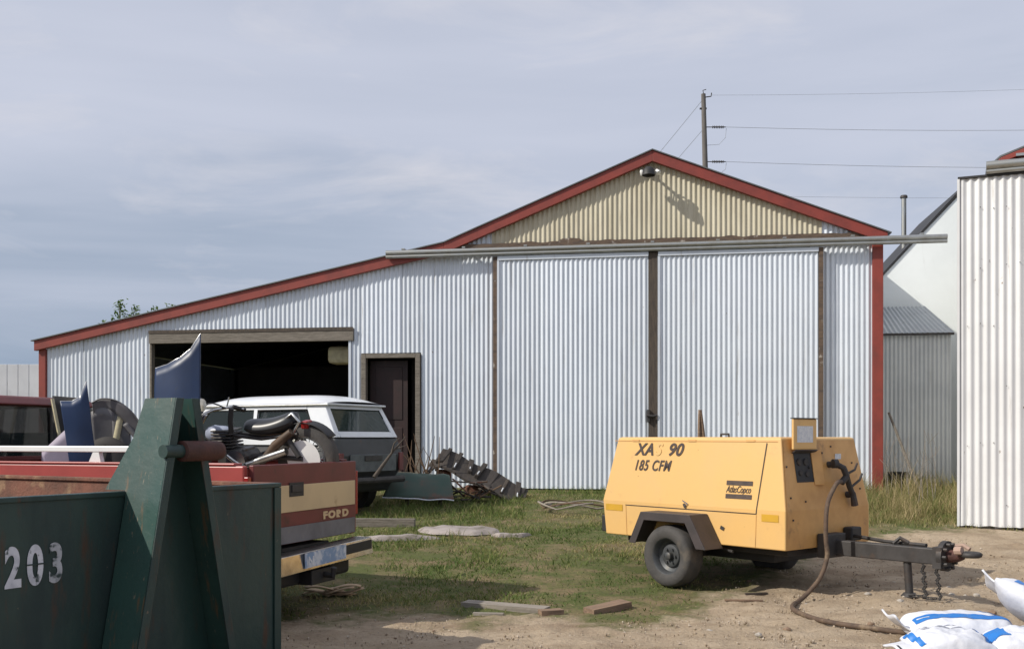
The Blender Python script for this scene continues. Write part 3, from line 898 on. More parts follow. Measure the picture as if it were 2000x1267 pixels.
SH = 0.28
text('lettering', 'XA', 0.172, DECAL, cp, decal(-0.64, 1.268), SH, 0.0045, 1.0, 0.001, 1.06)
lf = text('lettering', 'S', 0.172, DECAL_F, cp, decal(-0.372, 1.268), SH, 0.003, 1.0, 0.001)
text('lettering', '90', 0.172, DECAL, cp, decal(-0.205, 1.268), SH, 0.0045, 1.08, 0.001, 1.06)
text('lettering', '185 CFM', 0.150, DECAL, cp, decal(-0.645, 1.112), SH, 0.0028, 0.80, 0.001, 1.12)
for z in (1.020, 0.895):
    strip([(0.565, z), (0.865, z)], 0.042, 0.004, DECAL, 'logo_bar')
text('lettering', 'AtlasCopco', 0.092, DECAL, cp, decal(0.566, 0.931), 0.35, 0.0006, 0.64, 0.001)
# wheel arch fender: a folded plastic trough over the tyre


def fender(s, y_out, y_in):
    prof = [(-0.42, 0.40), (-0.26, 0.715), (0.36, 0.715), (0.55, 0.40)]
    inn = [(-0.38, 0.40), (-0.235, 0.68), (0.335, 0.68), (0.51, 0.40)]
    b = MB()
    b.prism([*prof, *inn[::-1]], y_out, y_in, 'y')
    lip = [(-0.42, 0.40), (-0.26, 0.715), (0.36, 0.715), (0.55, 0.40), (0.44, 0.40), (0.305, 0.635), (-0.215, 0.635), (-0.33, 0.40)]
    b.prism(lip, y_out-0.008 if s < 0 else y_out, y_out if s < 0 else y_out+0.008, 'y')
    return b.build('wheel_fender', FENDER, cp, bevel=0.014, seg=3)


fender(-1, -0.235, 0.024)
fender(1, Y1+0.01, Y1+0.21)


def wheel(parent, c, rad, wid, rimr, tyre_m=RUBBER, rim_m=RIM, out=-1, axis='y', name='wheel', bolts=6):
    h = wid/2
    e = bpy.data.objects.new(name, None); COL.objects.link(e); e.parent = parent; e.location = c; e.empty_display_size = 0.1
    tp = [(rimr, -h*0.82), (rimr+0.02, -h*0.98), (rad*0.80, -h*1.06), (rad*0.93, -h*0.98), (rad*0.985, -h*0.74), (rad, -h*0.35), (rad, h*0.35), (rad*0.985, h*0.74), (rad*0.93, h*0.98), (rad*0.80, h*1.06), (rimr+0.02, h*0.98), (rimr, h*0.82)]
    MB().lathe(tp, (0, 0, 0), axis, 40).build('tyre', tyre_m, e, 50)
    o = out
    rp_ = [(rimr*1.06, o*h*0.90), (rimr*0.98, o*h*0.80), (rimr*0.90, o*h*0.30), (rimr*0.72, o*h*0.12), (rimr*0.62, o*h*0.34), (rimr*0.40, o*h*0.42), (rimr*0.26, o*h*0.36), (0.0, o*h*0.36)]
    rm = MB().lathe(rp_, (0, 0, 0), axis, 32)
    ro = rm.build('rim', rim_m, e, 40)
    hb_ = MB().lathe([(rimr*0.24, o*h*0.36), (rimr*0.22, o*h*0.75), (rimr*0.12, o*h*0.82), (0, o*h*0.82)], (0, 0, 0), axis, 16)
    for k in range(bolts):
        t = 2*math.pi*k/bolts
        a, b = rimr*0.42*math.cos(t), rimr*0.42*math.sin(t)
        p0 = {'y': (a, o*h*0.36, b), 'x': (o*h*0.36, a, b)}[axis]
        p1 = {'y': (a, o*h*0.55, b), 'x': (o*h*0.55, a, b)}[axis]
        hb_.tube([p0, p1], rimr*0.07, 6)
    hb_.build('hub', CHROME if bolts == 5 else RIM, e, 40)
    return e


wheel(cp, (0.045, -0.105, 0.298), 0.30, 0.225, 0.168)
wheel(cp, (0.045, Y1+0.11, 0.298), 0.30, 0.225, 0.168, out=1)
MB().box(-0.07, 0.07, 0.02, Y1, 0.26, 0.34).tube([(0.35, 0.10, 0.40), (0.05, 0.10, 0.30)], 0.03).tube([(0.30, 0.2, 0.40), (0.62, 0.08, 0.37)], 0.016).build('axle', STEEL, cp, bevel=0.01)
MB().box(-0.85, 1.15, 0.20, 1.25, 0.36, 0.428).box(-0.2, 0.9, 0.35, 1.1, 0.27, 0.36).build('chassis', BLACK, cp, bevel=0.01)
MB().box(XA-0.05, XA+0.05, 0.06, 0.16, 0.45, 0.62).build('rear_bumper_stop', BLACK, cp, bevel=0.01)
# control opening, raised lid and valves on the tow end
zc0, zc1 = 1.035, 1.30
xe0, xe1 = end_x(zc0), end_x(zc1)
cb = MB()
cb.add([(xe0+0.006, 0.26, zc0), (xe0+0.006, 0.58, zc0), (xe1+0.006, 0.58, zc1), (xe1+0.006, 0.26, zc1),
        (xe0-0.16, 0.26, zc0), (xe0-0.16, 0.58, zc0), (xe0-0.16, 0.58, zc1), (xe0-0.16, 0.26, zc1)], [(4, 5, 6, 7), (0, 1, 5, 4), (1, 2, 6, 5), (2, 3, 7, 6), (3, 0, 4, 7)])
cf = MB().add([(xe0+0.007, 0.26, zc0), (xe0+0.007, 0.53, zc0), (xe1+0.007, 0.53, zc1), (xe1+0.007, 0.26, zc1)], [(0, 1, 2, 3)]).build('control_panel', BLACK, cp)
for k, (yy, zz, r_) in enumerate(((0.33, 1.22, 0.035), (0.43, 1.22, 0.035), (0.33, 1.12, 0.025), (0.43, 1.11, 0.028), (0.48, 1.17, 0.015))):
    MB().lathe([(0.0, 0.012), (r_*0.85, 0.012), (r_, 0.004), (r_, 0.0)], (end_x(zz)+0.008, yy, zz), 'x', 14).build('gauge', STEEL, cf, 40)
MB().add([(xe0+0.010, 0.532, zc0-0.03), (xe0+0.04, 0.645, zc0-0.03), (xe1+0.04, 0.645, zc1+0.03), (xe1+0.010, 0.532, zc1+0.0)], [(0, 1, 2, 3)]).build('opening_flange', YEL_D, cp, solid=0.012)
MB().add([(xe1+0.010, 0.235, zc1+0.002), (xe1+0.05, 0.235, zc1+0.03), (xe1+0.05, 0.585, zc1+0.03), (xe1+0.010, 0.585, zc1+0.002)], [(0, 1, 2, 3)]).build('lid_hinge', STEEL, cp, solid=0.008)
ld = MB().box(xe1+0.02, xe1+0.045, 0.215, 0.58, zc1+0.035, 1.615).build('raised_lid', YEL, cp, bevel=0.008)
MB().box(xe1+0.0455, xe1+0.0475, 0.265, 0.515, zc1+0.10, zc1+0.25).build('instruction_label', PAPER, ld)
MB().box(xe1+0.012, xe1+0.053, 0.21, 0.585, 1.6155, 1.625).build('lid_edge', STEEL, ld)
MB().box(end_x(1.27)+0.006, end_x(1.27)+0.009, 0.93, 1.03, 1.235, 1.29).build('rating_plate', PAPER, cp)
xv = end_x(1.2)
vm = MB()
vm.tube([(xv-0.02, 0.80, 1.19), (xv+0.10, 0.80, 1.19), (xv+0.13, 0.86, 1.16), (xv+0.14, 0.90, 1.08)], 0.030, 8)
vm.tube([(xv+0.08, 0.76, 1.20), (xv+0.10, 0.80, 1.20)], 0.045, 10)
vm.tube([(xv+0.14, 0.90, 1.08), (xv+0.12, 0.84, 1.02)], 0.032, 8)
vm.tube([(xv+0.14, 0.90, 1.10), (xv+0.15, 1.02, 1.14), (xv+0.15, 1.06, 1.20)], 0.012, 6)
vm.build('air_outlet_valve', STEEL, cp, 40)
v2 = MB()
v2.tube([(xv+0.14, 0.90, 1.08), (xv+0.12, 0.98, 0.98), (xv+0.12, 1.04, 0.90)], 0.028, 8)
v2.tube([(xv+0.0, 1.04, 0.90), (xv+0.12, 1.04, 0.90), (xv+0.12, 1.07, 0.80)], 0.036, 8)
v2.tube([(xv+0.12, 1.02, 0.98), (xv+0.13, 1.14, 1.04), (xv+0.13, 1.18, 1.10)], 0.012, 6)
v2.build('second_outlet_valve', STEEL, cp, 40)
for yy, zz in ((0.13, 1.18), (0.13, 0.90), (0.14, 0.70), (0.70, 0.82), (0.35, 0.86), (1.28, 0.95), (1.20, 1.20), (0.72, 1.30), (0.88, 1.36)):
    MB().box(end_x(zz)+0.004, end_x(zz)+0.012, yy-0.008, yy+0.008, zz-0.008, zz+0.008).build('panel_bolt', STEEL, cp)
# drawbar
db = MB().box(XB-0.05, 2.33, 0.645, 0.735, 0.36, 0.50).build('drawbar', STEEL, cp, bevel=0.01)
MB().box(XB+0.01, XB+0.12, 0.50, 0.81, 0.34, 0.56).build('drawbar_bracket', STEEL, cp, bevel=0.012)
MB().box(XB+0.01, XB+0.11, 0.93, 1.10, 0.47, 0.60).build('stay_bracket', BLACK, cp, bevel=0.015)
MB().tube([(XB+0.05, 1.0, 0.52), (1.75, 0.80, 0.51), (2.2, 0.71, 0.515)], 0.018, 6).build('brake_rod', STEEL, cp)
MB().tube([(1.9, 0.70, 0.51), (1.95, 0.72, 0.56), (2.02, 0.74, 0.52)], 0.02, 6).build('cable_clip', STEEL, cp)
cpl = MB().box(2.325, 2.40, 0.57, 0.81, 0.34, 0.52)
for k in range(10):
    t = 2*math.pi*k/10
    cpl.tube([(2.40, 0.69+0.105*math.cos(t), 0.44+0.105*math.sin(t)), (2.44, 0.69+0.105*math.cos(t), 0.44+0.105*math.sin(t))], 0.014, 6)
cpl.lathe([(0.0, 2.36), (0.13, 2.36), (0.13, 2.405), (0.0, 2.405)], (0, 0.69, 0.44), 'x', 20)
cpl.build('coupling_flange', STEEL, cp, 35)
MB().tube([(2.40, 0.69, 0.44), (2.49, 0.69, 0.45), (2.53, 0.69, 0.46)], [0.055, 0.05, 0.04], 12).build('drawbar_shank', RUSTBAR, cp, 40)
eye = [(2.60 + 0.065*math.cos(k*math.pi/8), 0.69 + 0.065*math.sin(k*math.pi/8), 0.47) for k in range(17)]
MB().tube(eye, 0.024, 8, False).build('towing_eye', STEEL, cp, 50)
MB().tube([(2.42, 0.78, 0.52), (2.48, 0.80, 0.53), (2.54, 0.79, 0.50)], 0.02, 6).tube([(2.50, 0.62, 0.50), (2.56, 0.62, 0.505)], 0.035, 8).build('wiring_plug', PINK, cp, 40)
lx, ly = 2.03, 0.70


def loc2w(x, y):
    c, s = math.cos(CA), math.sin(CA)
    return (1.62 + c*x - s*y, 10.07 + s*x + c*y)


gl = gz(*loc2w(lx, ly)) - cz
MB().tube([(lx, ly, 0.37), (lx+0.02, ly, gl+0.02)], 0.034, 12).build('support_leg', STEEL, cp, 40)
MB().lathe([(0, 0.035), (0.05, 0.03), (0.075, 0.0), (0.0, -0.01)], (lx+0.02, ly, gl), 'z', 14).build('leg_foot', STEEL, cp, 40)


def chain(pts):
    b = MB()
    L = 0.0
    for i in range(len(pts)-1):
        a, c = Vector(pts[i]), Vector(pts[i+1])
        d = (c-a).normalized()
        s1 = d.orthogonal().normalized(); s2 = d.cross(s1)
        s = s1 if i % 2 else s2
        q = [a - d*0.008 + s*0.010, a - d*0.008 - s*0.010, c + d*0.008 - s*0.010, c + d*0.008 + s*0.010]
        b.tube(q + [q[0]], 0.0055, 5, False)
    return b


for cx, yy in ((2.19, 0.66), (2.31, 0.67)):
    g2 = gz(*loc2w(cx, yy)) - cz
    n = 13
    pts = [(cx + 0.012*math.sin(k*1.7) + 0.03*k/n, yy, 0.36 - (0.36-g2-0.02)*k/n) for k in range(n+1)]
    pts += [(cx+0.03 - 0.03*k, yy-0.012*k, g2+0.022) for k in range(1, 5)]
    chain(pts).build('safety_chain', STEEL, cp, 60)

# air hose from the outlet across the dirt
hw = []
c_, s_ = math.cos(CA), math.sin(CA)


def c2w(x, y, z):
    w = loc2w(x, y)
    return (w[0], w[1], z+cz)


hp_ = [c2w(xv+0.12, 0.84, 1.03), (3.00, 9.44, 1.09), (2.93, 9.36, 1.02), (2.86, 9.27, 0.92), (2.825, 9.21, 0.80), (2.82, 9.20, 0.60), (2.83, 9.20, 0.43), (2.76, 9.16, 0.26), (2.66, 9.14, 0.14)]
for x, y in ((2.55, 9.08), (2.45, 8.92), (2.40, 8.74), (2.41, 8.55), (2.47, 8.28), (2.60, 8.06), (2.76, 7.90), (2.90, 7.76), (3.04, 7.66)):
    hp_.append((x, y, gz(x, y)+0.026))


def smooth_path(pts, k=6):
    pts = [Vector(p) for p in pts]
    out = []
    for i in range(len(pts)-1):
        p0, p1, p2, p3 = pts[max(i-1, 0)], pts[i], pts[i+1], pts[min(i+2, len(pts)-1)]
        for j in range(k):
            t = j/k
            out.append(0.5*((2*p1) + (p2-p0)*t + (2*p0-5*p1+4*p2-p3)*t*t + (3*p1-p0-3*p2+p3)*t**3))
    out.append(pts[-1])
    return out


tag(MB().tube(smooth_path(hp_), 0.021, 10).build('air_hose', HOSE, None, 60), 'muddy brown air hose trailing from the yellow compressor across the dirt', 'hose')

# ------------------------------------------------------------------ bags of bulk material at lower right


def bag(label, c, size, rz, seed, stripes, tuft=None, rx=0.0, ry=0.0):
    L, Wd, H = size
    e = thing('bulk_bag', label, 'bag', c, 0, 'white and blue bags heaped at the right edge')
    e.rotation_euler = (rx, ry, rz)

    def ed(u, w):
        return max(0.0, 1-abs(u)**3.2)**0.55*max(0.0, 1-abs(w)**2.6)**0.55

    def surf(u, w, d=0.0):
        k = ed(u, w)
        wr = 0.026*noise.noise(Vector((u*1.8+seed, w*1.8, seed))) + 0.012*noise.noise(Vector((u*4+seed, w*5, 2))) + 0.003*noise.noise(Vector((u*10+seed, w*9, 7)))
        crease = 0.010*math.sin(w*11+seed)*max(0.0, abs(u)-0.55)/0.45
        out = 1 + 0.05*noise.noise(Vector((u*3, w*3, seed+4)))
        return (L/2*u*(1-0.07*w*w)*out, Wd/2*w*(1-0.10*u*u)*out, H*0.45 + H*0.55*k + wr*min(1, k*2) + crease + d)

    def low(u, w):
        x, y, z = surf(u, w)
        return (x, y, H*0.45 - H*0.45*ed(u, w) + (z-H*0.45)*(0 if ed(u, w) > 0 else 1))
    NU, NV = 66, 44
    b = MB()
    b.grid(lambda p, q: surf(2*p-1, 2*q-1), NU, NV)
    b.grid(lambda p, q: low(2*p-1, 2*q-1), NU, NV)
    b.build('sack', BAGW, e, 180)

    def patch(u0, u1, w0, w1, m, nm, d=0.004):
        i0, i1 = round((u0+1)/2*NU), max(round((u1+1)/2*NU), round((u0+1)/2*NU)+1)
        j0, j1 = round((w0+1)/2*NV), max(round((w1+1)/2*NV), round((w0+1)/2*NV)+1)
        MB().grid(lambda p, q: surf(2*(i0+(i1-i0)*p)/NU-1, 2*(j0+(j1-j0)*q)/NV-1, d), i1-i0, j1-j0).build(nm, m, e, 180)
    for st_ in stripes:
        patch(*st_)
    if tuft:
        sx, rise = tuft

        def fan(p, q, d=0.0):
            y = (p-0.5)*Wd*(0.62-0.25*math.sin(min(q, 0.6)*2.6)+0.30*q)
            return (sx*(L/2*0.90 + 0.15*q), y, H*0.45 + rise*q*q + 0.014*q*math.sin(p*6+seed) + d)
        MB().grid(fan, 28, 8).build('sewn_end', BAGW, e, 180, solid=0.014)
        MB().grid(lambda p, q: fan(0.08+0.34*p, 0.80+0.10*q, 0.0085), 12, 1).build('seam_tape', BLACK, e, 180)
    return e, patch


zz = gz(3.35, 7.75)
b1, sf = bag('long white bag with one blue stripe lying across the heap, hose at its end', (3.28, 7.56, zz-0.02), (0.76, 0.48, 0.225), R(-3), 1.0,
             [(-0.90, 0.97, -0.62, -0.34, BAGB, 'blue_stripe'), (0.50, 0.86, 0.02, 0.55, BAGB, 'blue_patch')], (-1, 0.10))
sf(-0.84, -0.62, -0.50, -0.47, PAPER, 'faint_print', 0.006)
b2, sf = bag('white bag stood up at the right edge with blue stripe and black seam', (3.80, 7.50, zz+0.13), (0.66, 0.50, 0.22), R(128), 3.0,
             [(0.28, 0.60, -0.72, 0.85, BAGB, 'blue_stripe'), (-0.55, 0.10, -0.80, -0.25, BAGB, 'blue_patch')], (1, 0.02), rx=R(34), ry=R(-24))
sf(-0.44, -0.04, -0.60, -0.44, PAPER, 'faint_print', 0.006)
b3, sf = bag('front white bag with faint grey print, lowest and nearest in the heap', (3.02, 7.10, gz(3.05, 7.1)-0.02), (0.54, 0.46, 0.20), R(4), 5.0,
             [(-0.96, -0.86, -0.75, 0.75, BAGB, 'blue_edge'), (0.80, 0.93, -0.75, 0.75, BAGB, 'blue_edge')], (-1, -0.02))
for a, b_, w in ((-0.40, 0.16, 0.62), (-0.62, 0.50, 0.46), (-0.58, -0.05, 0.32), (-0.62, 0.45, 0.18), (-0.5, 0.1, 0.04)):
    sf(a, b_, w, w+0.03, BAGT, 'faint_print')
b4, sf = bag('white bag at the bottom right corner under the standing bag', (3.58, 7.08, gz(3.6, 7.1)-0.02), (0.58, 0.46, 0.20), R(-6), 8.0,
             [(-0.96, -0.62, -0.6, 0.5, BAGB, 'blue_patch'), (0.80, 0.93, -0.75, 0.75, BAGB, 'blue_edge')])
for a, b_, w in ((-0.36, 0.5, 0.40), (-0.2, 0.1, 0.16)):
    sf(a, b_, w, w+0.03, BAGT, 'faint_print')

# ------------------------------------------------------------------ hook-lift waste container in the left foreground
# local x runs along the front wall (0 = near corner), local -y points out of the front wall
WA = math.atan2(0.866, 0.5)
NEAR = Vector((-1.59, 7.0, 0)) - Vector((0.5, 0.866, 0))*2.36
gd = gz(-1.6, 6.9)
hc = thing('hook_lift_container', 'dark green steel hook-lift waste container numbered 203 in the left foreground', 'waste container', (NEAR.x, NEAR.y, 0.0), WA)
TOP = 1.195
fw = MB().box(0, 2.36, 0.0, 0.012, 0.02, TOP-0.03).build('front_wall', GREEN, hc)
MB().box(-0.01, 2.37, -0.012, 0.06, TOP-0.03, TOP).build('top_rim', GREEN, hc, bevel=0.006)
MB().box(2.30, 2.365, -0.014, -0.0005, 0.02, TOP-0.032).build('corner_post', GREEN, hc, bevel=0.004)
MB().box(-0.005, 0.06, -0.014, -0.0005, 0.02, TOP-0.032).build('corner_post', GREEN, hc, bevel=0.004)
for xw in (0.0, 2.348):
    MB().box(xw, xw+0.012, 0.0125, 4.2, 0.12, TOP-0.03).build('side_wall', RUSTY if xw > 1 else GREEN, hc)
    MB().box(xw-0.02, xw+0.045, 0.061, 4.2, TOP-0.03, TOP).build('top_rim', RUSTY if xw > 1 else GREEN, hc, bevel=0.006)
for k in range(6):
    MB().box(2.361, 2.42, 0.25+0.7*k, 0.33+0.7*k, 0.12, TOP-0.04).build('side_rib', GREEN, hc, bevel=0.006)
MB().box(0.0, 2.36, 4.19, 4.21, 0.12, TOP-0.03).build('rear_gate', GREEN, hc)
MB().box(0.013, 2.347, 0.013, 4.18, 0.12, 0.16).build('floor_plate', RUSTY, hc)
for xs in (0.72, 1.56):
    MB().box(xs, xs+0.1, 0.02, 4.1, 0.0, 0.119).build('skid_rail', STEEL, hc)
# A-frame upright with hook bar: two flank plates joined by a back plate, front flanges
X0 = 1.025


def leg_x(z, s):
    """edge of the upright at height z; s = -1 near, +1 far"""
    t = (z-0.1)/(1.73-0.1)
    return (X0+0.245) + s*(0.40*(1-t) + 0.085*t)


def plate(s, th):
    prof = [(-0.30, 0.10), (-0.30, 1.73), (-0.05, 1.73), (0.0, 1.50), (0.09, 1.34), (0.17, TOP+0.005), (-0.002, TOP+0.005), (-0.016, TOP-0.05), (-0.016, 0.10)]
    b = MB()
    n = len(prof)
    v = [(leg_x(z, s)-s*0.0, y, z) for y, z in prof] + [(leg_x(z, s)-s*th, y, z) for y, z in prof]
    b.add(v, [tuple(range(n)), tuple(range(2*n-1, n-1, -1))] + [(i, (i+1) % n, n+(i+1) % n, n+i) for i in range(n)])
    return b


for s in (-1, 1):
    plate(s, 0.016).build('upright_plate', GREEN_LIT, hc)
    fb = MB()
    w = 0.055
    fb.hexa([(leg_x(0.1, s), -0.312, 0.10), (leg_x(0.1, s)-s*w, -0.312, 0.10), (leg_x(0.1, s)-s*w, -0.3005, 0.10), (leg_x(0.1, s), -0.3005, 0.10),
             (leg_x(1.73, s), -0.312, 1.73), (leg_x(1.73, s)-s*w, -0.312, 1.73), (leg_x(1.73, s)-s*w, -0.3005, 1.73), (leg_x(1.73, s), -0.3005, 1.73)])
    fb.build('upright_flange', GREEN, hc, bevel=0.003)
bpl = MB()
bpl.hexa([(leg_x(0.1, -1)+0.02, -0.10, 0.1), (leg_x(0.1, 1)-0.02, -0.10, 0.1), (leg_x(0.1, 1)-0.02, -0.09, 0.1), (leg_x(0.1, -1)+0.02, -0.09, 0.1),
          (leg_x(1.725, -1)+0.02, -0.10, 1.725), (leg_x(1.725, 1)-0.02, -0.10, 1.725), (leg_x(1.725, 1)-0.02, -0.09, 1.725), (leg_x(1.725, -1)+0.02, -0.09, 1.725)])
bpl.build('upright_web', GREEN, hc)
zb_ = 1.425
hkb = MB().tube([(leg_x(zb_, -1)-0.03, -0.30, zb_), (leg_x(zb_, 1)+0.07, -0.30, zb_)], 0.038, 16).build('hook_bar', GREEN, hc, 40)
MB().lathe([(0.040, 0.0), (0.060, 0.005), (0.060, 0.27), (0.052, 0.30), (0.040, 0.30)], (X0+0.20, -0.30, zb_), 'x', 18).build('bar_sleeve', RUSTBAR, hkb, 40)
# number on the wall, read along the wall
for s, xx in (('2', 0.335), ('0', 0.462), ('3', 0.585)):
    text('number_digit', s, 0.285, STENCIL_F if s == '3' else STENCIL, hc, frame((xx, -0.004, 0.735), (1, 0, 0), (0, 0, 1)), 0.0, 0.009, 0.66, 0.001)
MB().box(0.46, 0.58, -0.0068, -0.0060, 0.832, 0.840).build('stencil_bridge', GREEN, hc)
tag(hc, hc['label'], 'waste container')

# ------------------------------------------------------------------ red and beige pickup
PK = math.atan2(0.34, -0.94)
pg = 0.0
pk = thing('pickup_truck', 'faded red pickup truck with beige tailgate, half hidden behind the green container', 'pickup truck', (-2.04, 7.85, pg), PK)
# local: x towards the cab, y = 0 near side, far side at y = -1.75, tail at x = 0
BW = 1.75
MB().prism([(0.02, 0.62), (0.02, 1.285), (2.71, 1.285), (2.71, 0.55), (1.85, 0.55), (1.78, 0.80), (1.60, 0.95), (1.25, 0.95), (1.05, 0.80), (0.98, 0.58)], -0.055, 0.0, 'y').build('bed_side', PRED, pk, bevel=0.012)
MB().prism([(0.02, 0.62), (0.02, 1.285), (2.71, 1.285), (2.71, 0.55), (1.85, 0.55), (1.78, 0.80), (1.60, 0.95), (1.25, 0.95), (1.05, 0.80), (0.98, 0.58)], -BW, -BW+0.055, 'y').build('bed_side', PRED, pk, bevel=0.012)
MB().box(0.1, 2.69, -0.10, 0.008, 1.287, 1.305).build('bed_cap', PRED, pk, bevel=0.006)
MB().box(0.1, 2.69, -BW-0.008, -BW+0.10, 1.287, 1.305).build('bed_cap', PRED_D, pk, bevel=0.006)
MB().box(0.05, 2.69, -BW+0.058, -0.058, 0.74, 0.78).build('bed_floor', STEEL, pk)
MB().box(2.65, 2.70, -BW+0.058, -0.058, 0.78, 1.28).build('bed_front', PRED_D, pk)
rlg = MB().box(0.48, 2.67, -0.085, -0.035, 1.385, 1.435).build('bed_rail', GWHITE, pk, bevel=0.008)
for x in (0.62, 1.47, 2.60):
    MB().prism([(x-0.05, 1.306), (x+0.07, 1.306), (x+0.03, 1.384), (x-0.03, 1.384)], -0.082, -0.038, 'y').build('rail_post', GWHITE, pk)
# tailgate with its bands
tg = MB().box(-0.03, 0.015, -BW+0.06, -0.06, 0.635, 1.29).build('tailgate', PRED_D, pk, bevel=0.008)
MB().box(-0.037, -0.0305, -BW+0.09, -0.09, 0.895, 1.115).build('upper_band', BEIGE, tg, bevel=0.003)
MB().box(-0.035, -0.0305, -BW+0.09, -0.09, 0.785, 0.889).build('stripe', PRED_D, tg)
MB().box(-0.036, -0.0305, -BW+0.09, -0.09, 0.64, 0.778).build('lower_band', GPRIM, tg, bevel=0.003)
MB().box(-0.041, -0.0375, -0.77, -0.55, 1.02, 1.135).build('handle_bezel', BLACK, tg, bevel=0.003)
MB().box(-0.050, -0.0412, -0.74, -0.58, 1.055, 1.115).build('tailgate_handle', STEEL, tg, bevel=0.004)
text('lettering', 'FORD', 0.085, LETTER, tg, frame((-0.0372, -1.09, 0.803), (0, -1, 0), (0, 0, 1)), 0, 0.005, 1.75, 0.002, 1.22)
for yy in (-0.045, -BW+0.003):
    MB().box(-0.02, 0.02, yy-0.0, yy+0.045, 0.80, 1.20).build('tail_light', TAIL, pk, bevel=0.006)
# step bumper
bm_ = MB().prism([(-0.26, 0.43), (-0.24, 0.575), (-0.06, 0.575), (-0.06, 0.545), (-0.20, 0.545), (-0.215, 0.45), (-0.06, 0.45), (-0.06, 0.43)], -BW+0.16, 0.05, 'y')
bm_.v = [(x, y, z + 0.035*(-y/BW)) for x, y, z in bm_.v]
bmo = bm_.build('rear_bumper', CHROME, pk, bevel=0.004)
pt_ = MB().box(-0.268, -0.262, -1.08, -0.42, 0.452, 0.572)
pt_.v = [(x, y, z + 0.035*(-y/BW)) for x, y, z in pt_.v]
pt_.build('number_plate', BLUEPL, bmo)
text('lettering', 'N', 0.11, PAPER, bmo, frame((-0.270, -0.46, 0.474), (0, -1, 0), (0, 0, 1)), 0, 0.002, 1.1, 0.001)
rk = MB().box(-0.256, -0.245, -BW+0.18, -1.10, 0.475, 0.555)
rk.v = [(x, y, z + 0.035*(-y/BW)) for x, y, z in rk.v]
rk.build('bumper_recess', BLACK, bmo)
MB().box(-0.22, -0.05, -0.98, -0.60, 0.30, 0.42).tube([(-0.20, -0.80, 0.37), (-0.30, -0.80, 0.36), (-0.31, -0.80, 0.43)], 0.028).build('tow_hitch', BLACK, pk, bevel=0.02)
MB().box(-0.10, 0.3, -1.45, -0.2, 0.30, 0.55).build('spare_wheel_carrier', BLACK, pk, bevel=0.03)
MB().box(0.0, 2.3, -1.25, -0.5, 0.42, 0.60).build('chassis', BLACK, pk)
for x in (1.42, 4.95):
    wheel(pk, (x, -0.12, 0.37), 0.37, 0.22, 0.20, out=1, bolts=5)
    wheel(pk, (x, -BW+0.12, 0.37), 0.37, 0.22, 0.20, out=-1, bolts=5)
n_before = set(bpy.data.objects)
# cab: lower shell, pillars, roof, glass
MB().prism([(2.50, 0.50), (2.50, 1.30), (4.05, 1.30), (5.60, 1.22), (5.68, 0.55), (5.40, 0.50), (5.35, 0.75), (5.15, 0.90), (4.75, 0.90), (4.55, 0.75), (4.50, 0.45)], -BW+0.02, -0.02, 'y').build('cab_body', PRED, pk, bevel=0.03, seg=3)
rf = MB()
rf.hexa([(2.48, -BW+0.20, 1.80), (3.85, -BW+0.20, 1.80), (3.85, -0.20, 1.80), (2.48, -0.20, 1.80), (2.58, -BW+0.32, 1.885), (3.62, -BW+0.32, 1.885), (3.62, -0.32, 1.885), (2.58, -0.32, 1.885)])
rf.build('cab_roof', PRED_D, pk, bevel=0.03, seg=3)
for yy, yt in ((-0.05, -0.23), (-BW+0.05, -BW+0.23)):
    for xa, xb in ((2.53, 2.53), (3.25, 3.22), (4.05, 3.78)):
        MB().tube([(xa, yy, 1.30), (xb, yt, 1.81)], 0.045, 8).build('cab_pillar', PRED_D, pk, 40)
    MB().add([(2.60, yy, 1.31), (4.0, yy, 1.31), (3.74, yt, 1.80), (2.60, yt, 1.80)], [(0, 1, 2, 3)]).build('side_window', GLASS, pk, solid=0.005)
rw = MB().add([(2.505, -0.12, 1.335), (2.505, -BW+0.12, 1.335), (2.515, -BW+0.26, 1.785), (2.515, -0.26, 1.785)], [(0, 1, 2, 3)]).build('rear_window', GLASS, pk, solid=0.005)
MB().box(2.490, 2.50, -BW/2-0.012, -BW/2+0.012, 1.335, 1.785).build('window_bar', BLACK, rw)
MB().box(2.490, 2.53, -BW+0.06, -0.06, 1.295, 1.338).build('window_ledge', PRED_D, pk, bevel=0.006)
MB().add([(4.05, -0.10, 1.31), (4.05, -BW+0.10, 1.31), (3.80, -BW+0.18, 1.80), (3.80, -0.18, 1.80)], [(0, 1, 2, 3)]).build('windscreen', GLASS, pk, solid=0.005)
MB().box(2.75, 3.0, -BW+0.18, -0.18, 0.9, 1.55).build('bench_seat', CABIN, pk, bevel=0.05)
for o in set(bpy.data.objects) - n_before:
    if o.parent == pk:
        o.location.x += 0.25

PKM = Matrix.Translation((-2.04, 7.85, pg)) @ Matrix.Rotation(PK, 4, 'Z')


def pkw(x, y, z):
    return tuple(PKM @ Vector((x, y, z)))


# load in the bed: boards that raise the rest above the sides
brd = thing('pallet_stack', 'low stack of scrap boards filling the pickup bed', 'boards', pkw(0.1, -0.1, 0.781), PK)
for k in range(6):
    for j in range(2):
        MB().box(0.0, 2.45, -1.52+k*0.255, -1.52+k*0.255+0.24, 0.12*j + 0.001*j, 0.12*j+0.115).build('board', BOARD if (k+j) % 2 else BOARD2, brd)
LZ = 0.781 + 0.237

# ------------------------------------------------------------------ small motorcycle lying against the far bed side
mc = thing('motorcycle', 'small black-seated motorcycle with bare wheel loaded in the pickup bed', 'motorcycle', pkw(0.27, -1.40, LZ+0.015), PK+R(1))
mc.scale = (1.2, 1.2, 1.2)
mc.rotation_euler = (R(-10), 0, PK+R(1))


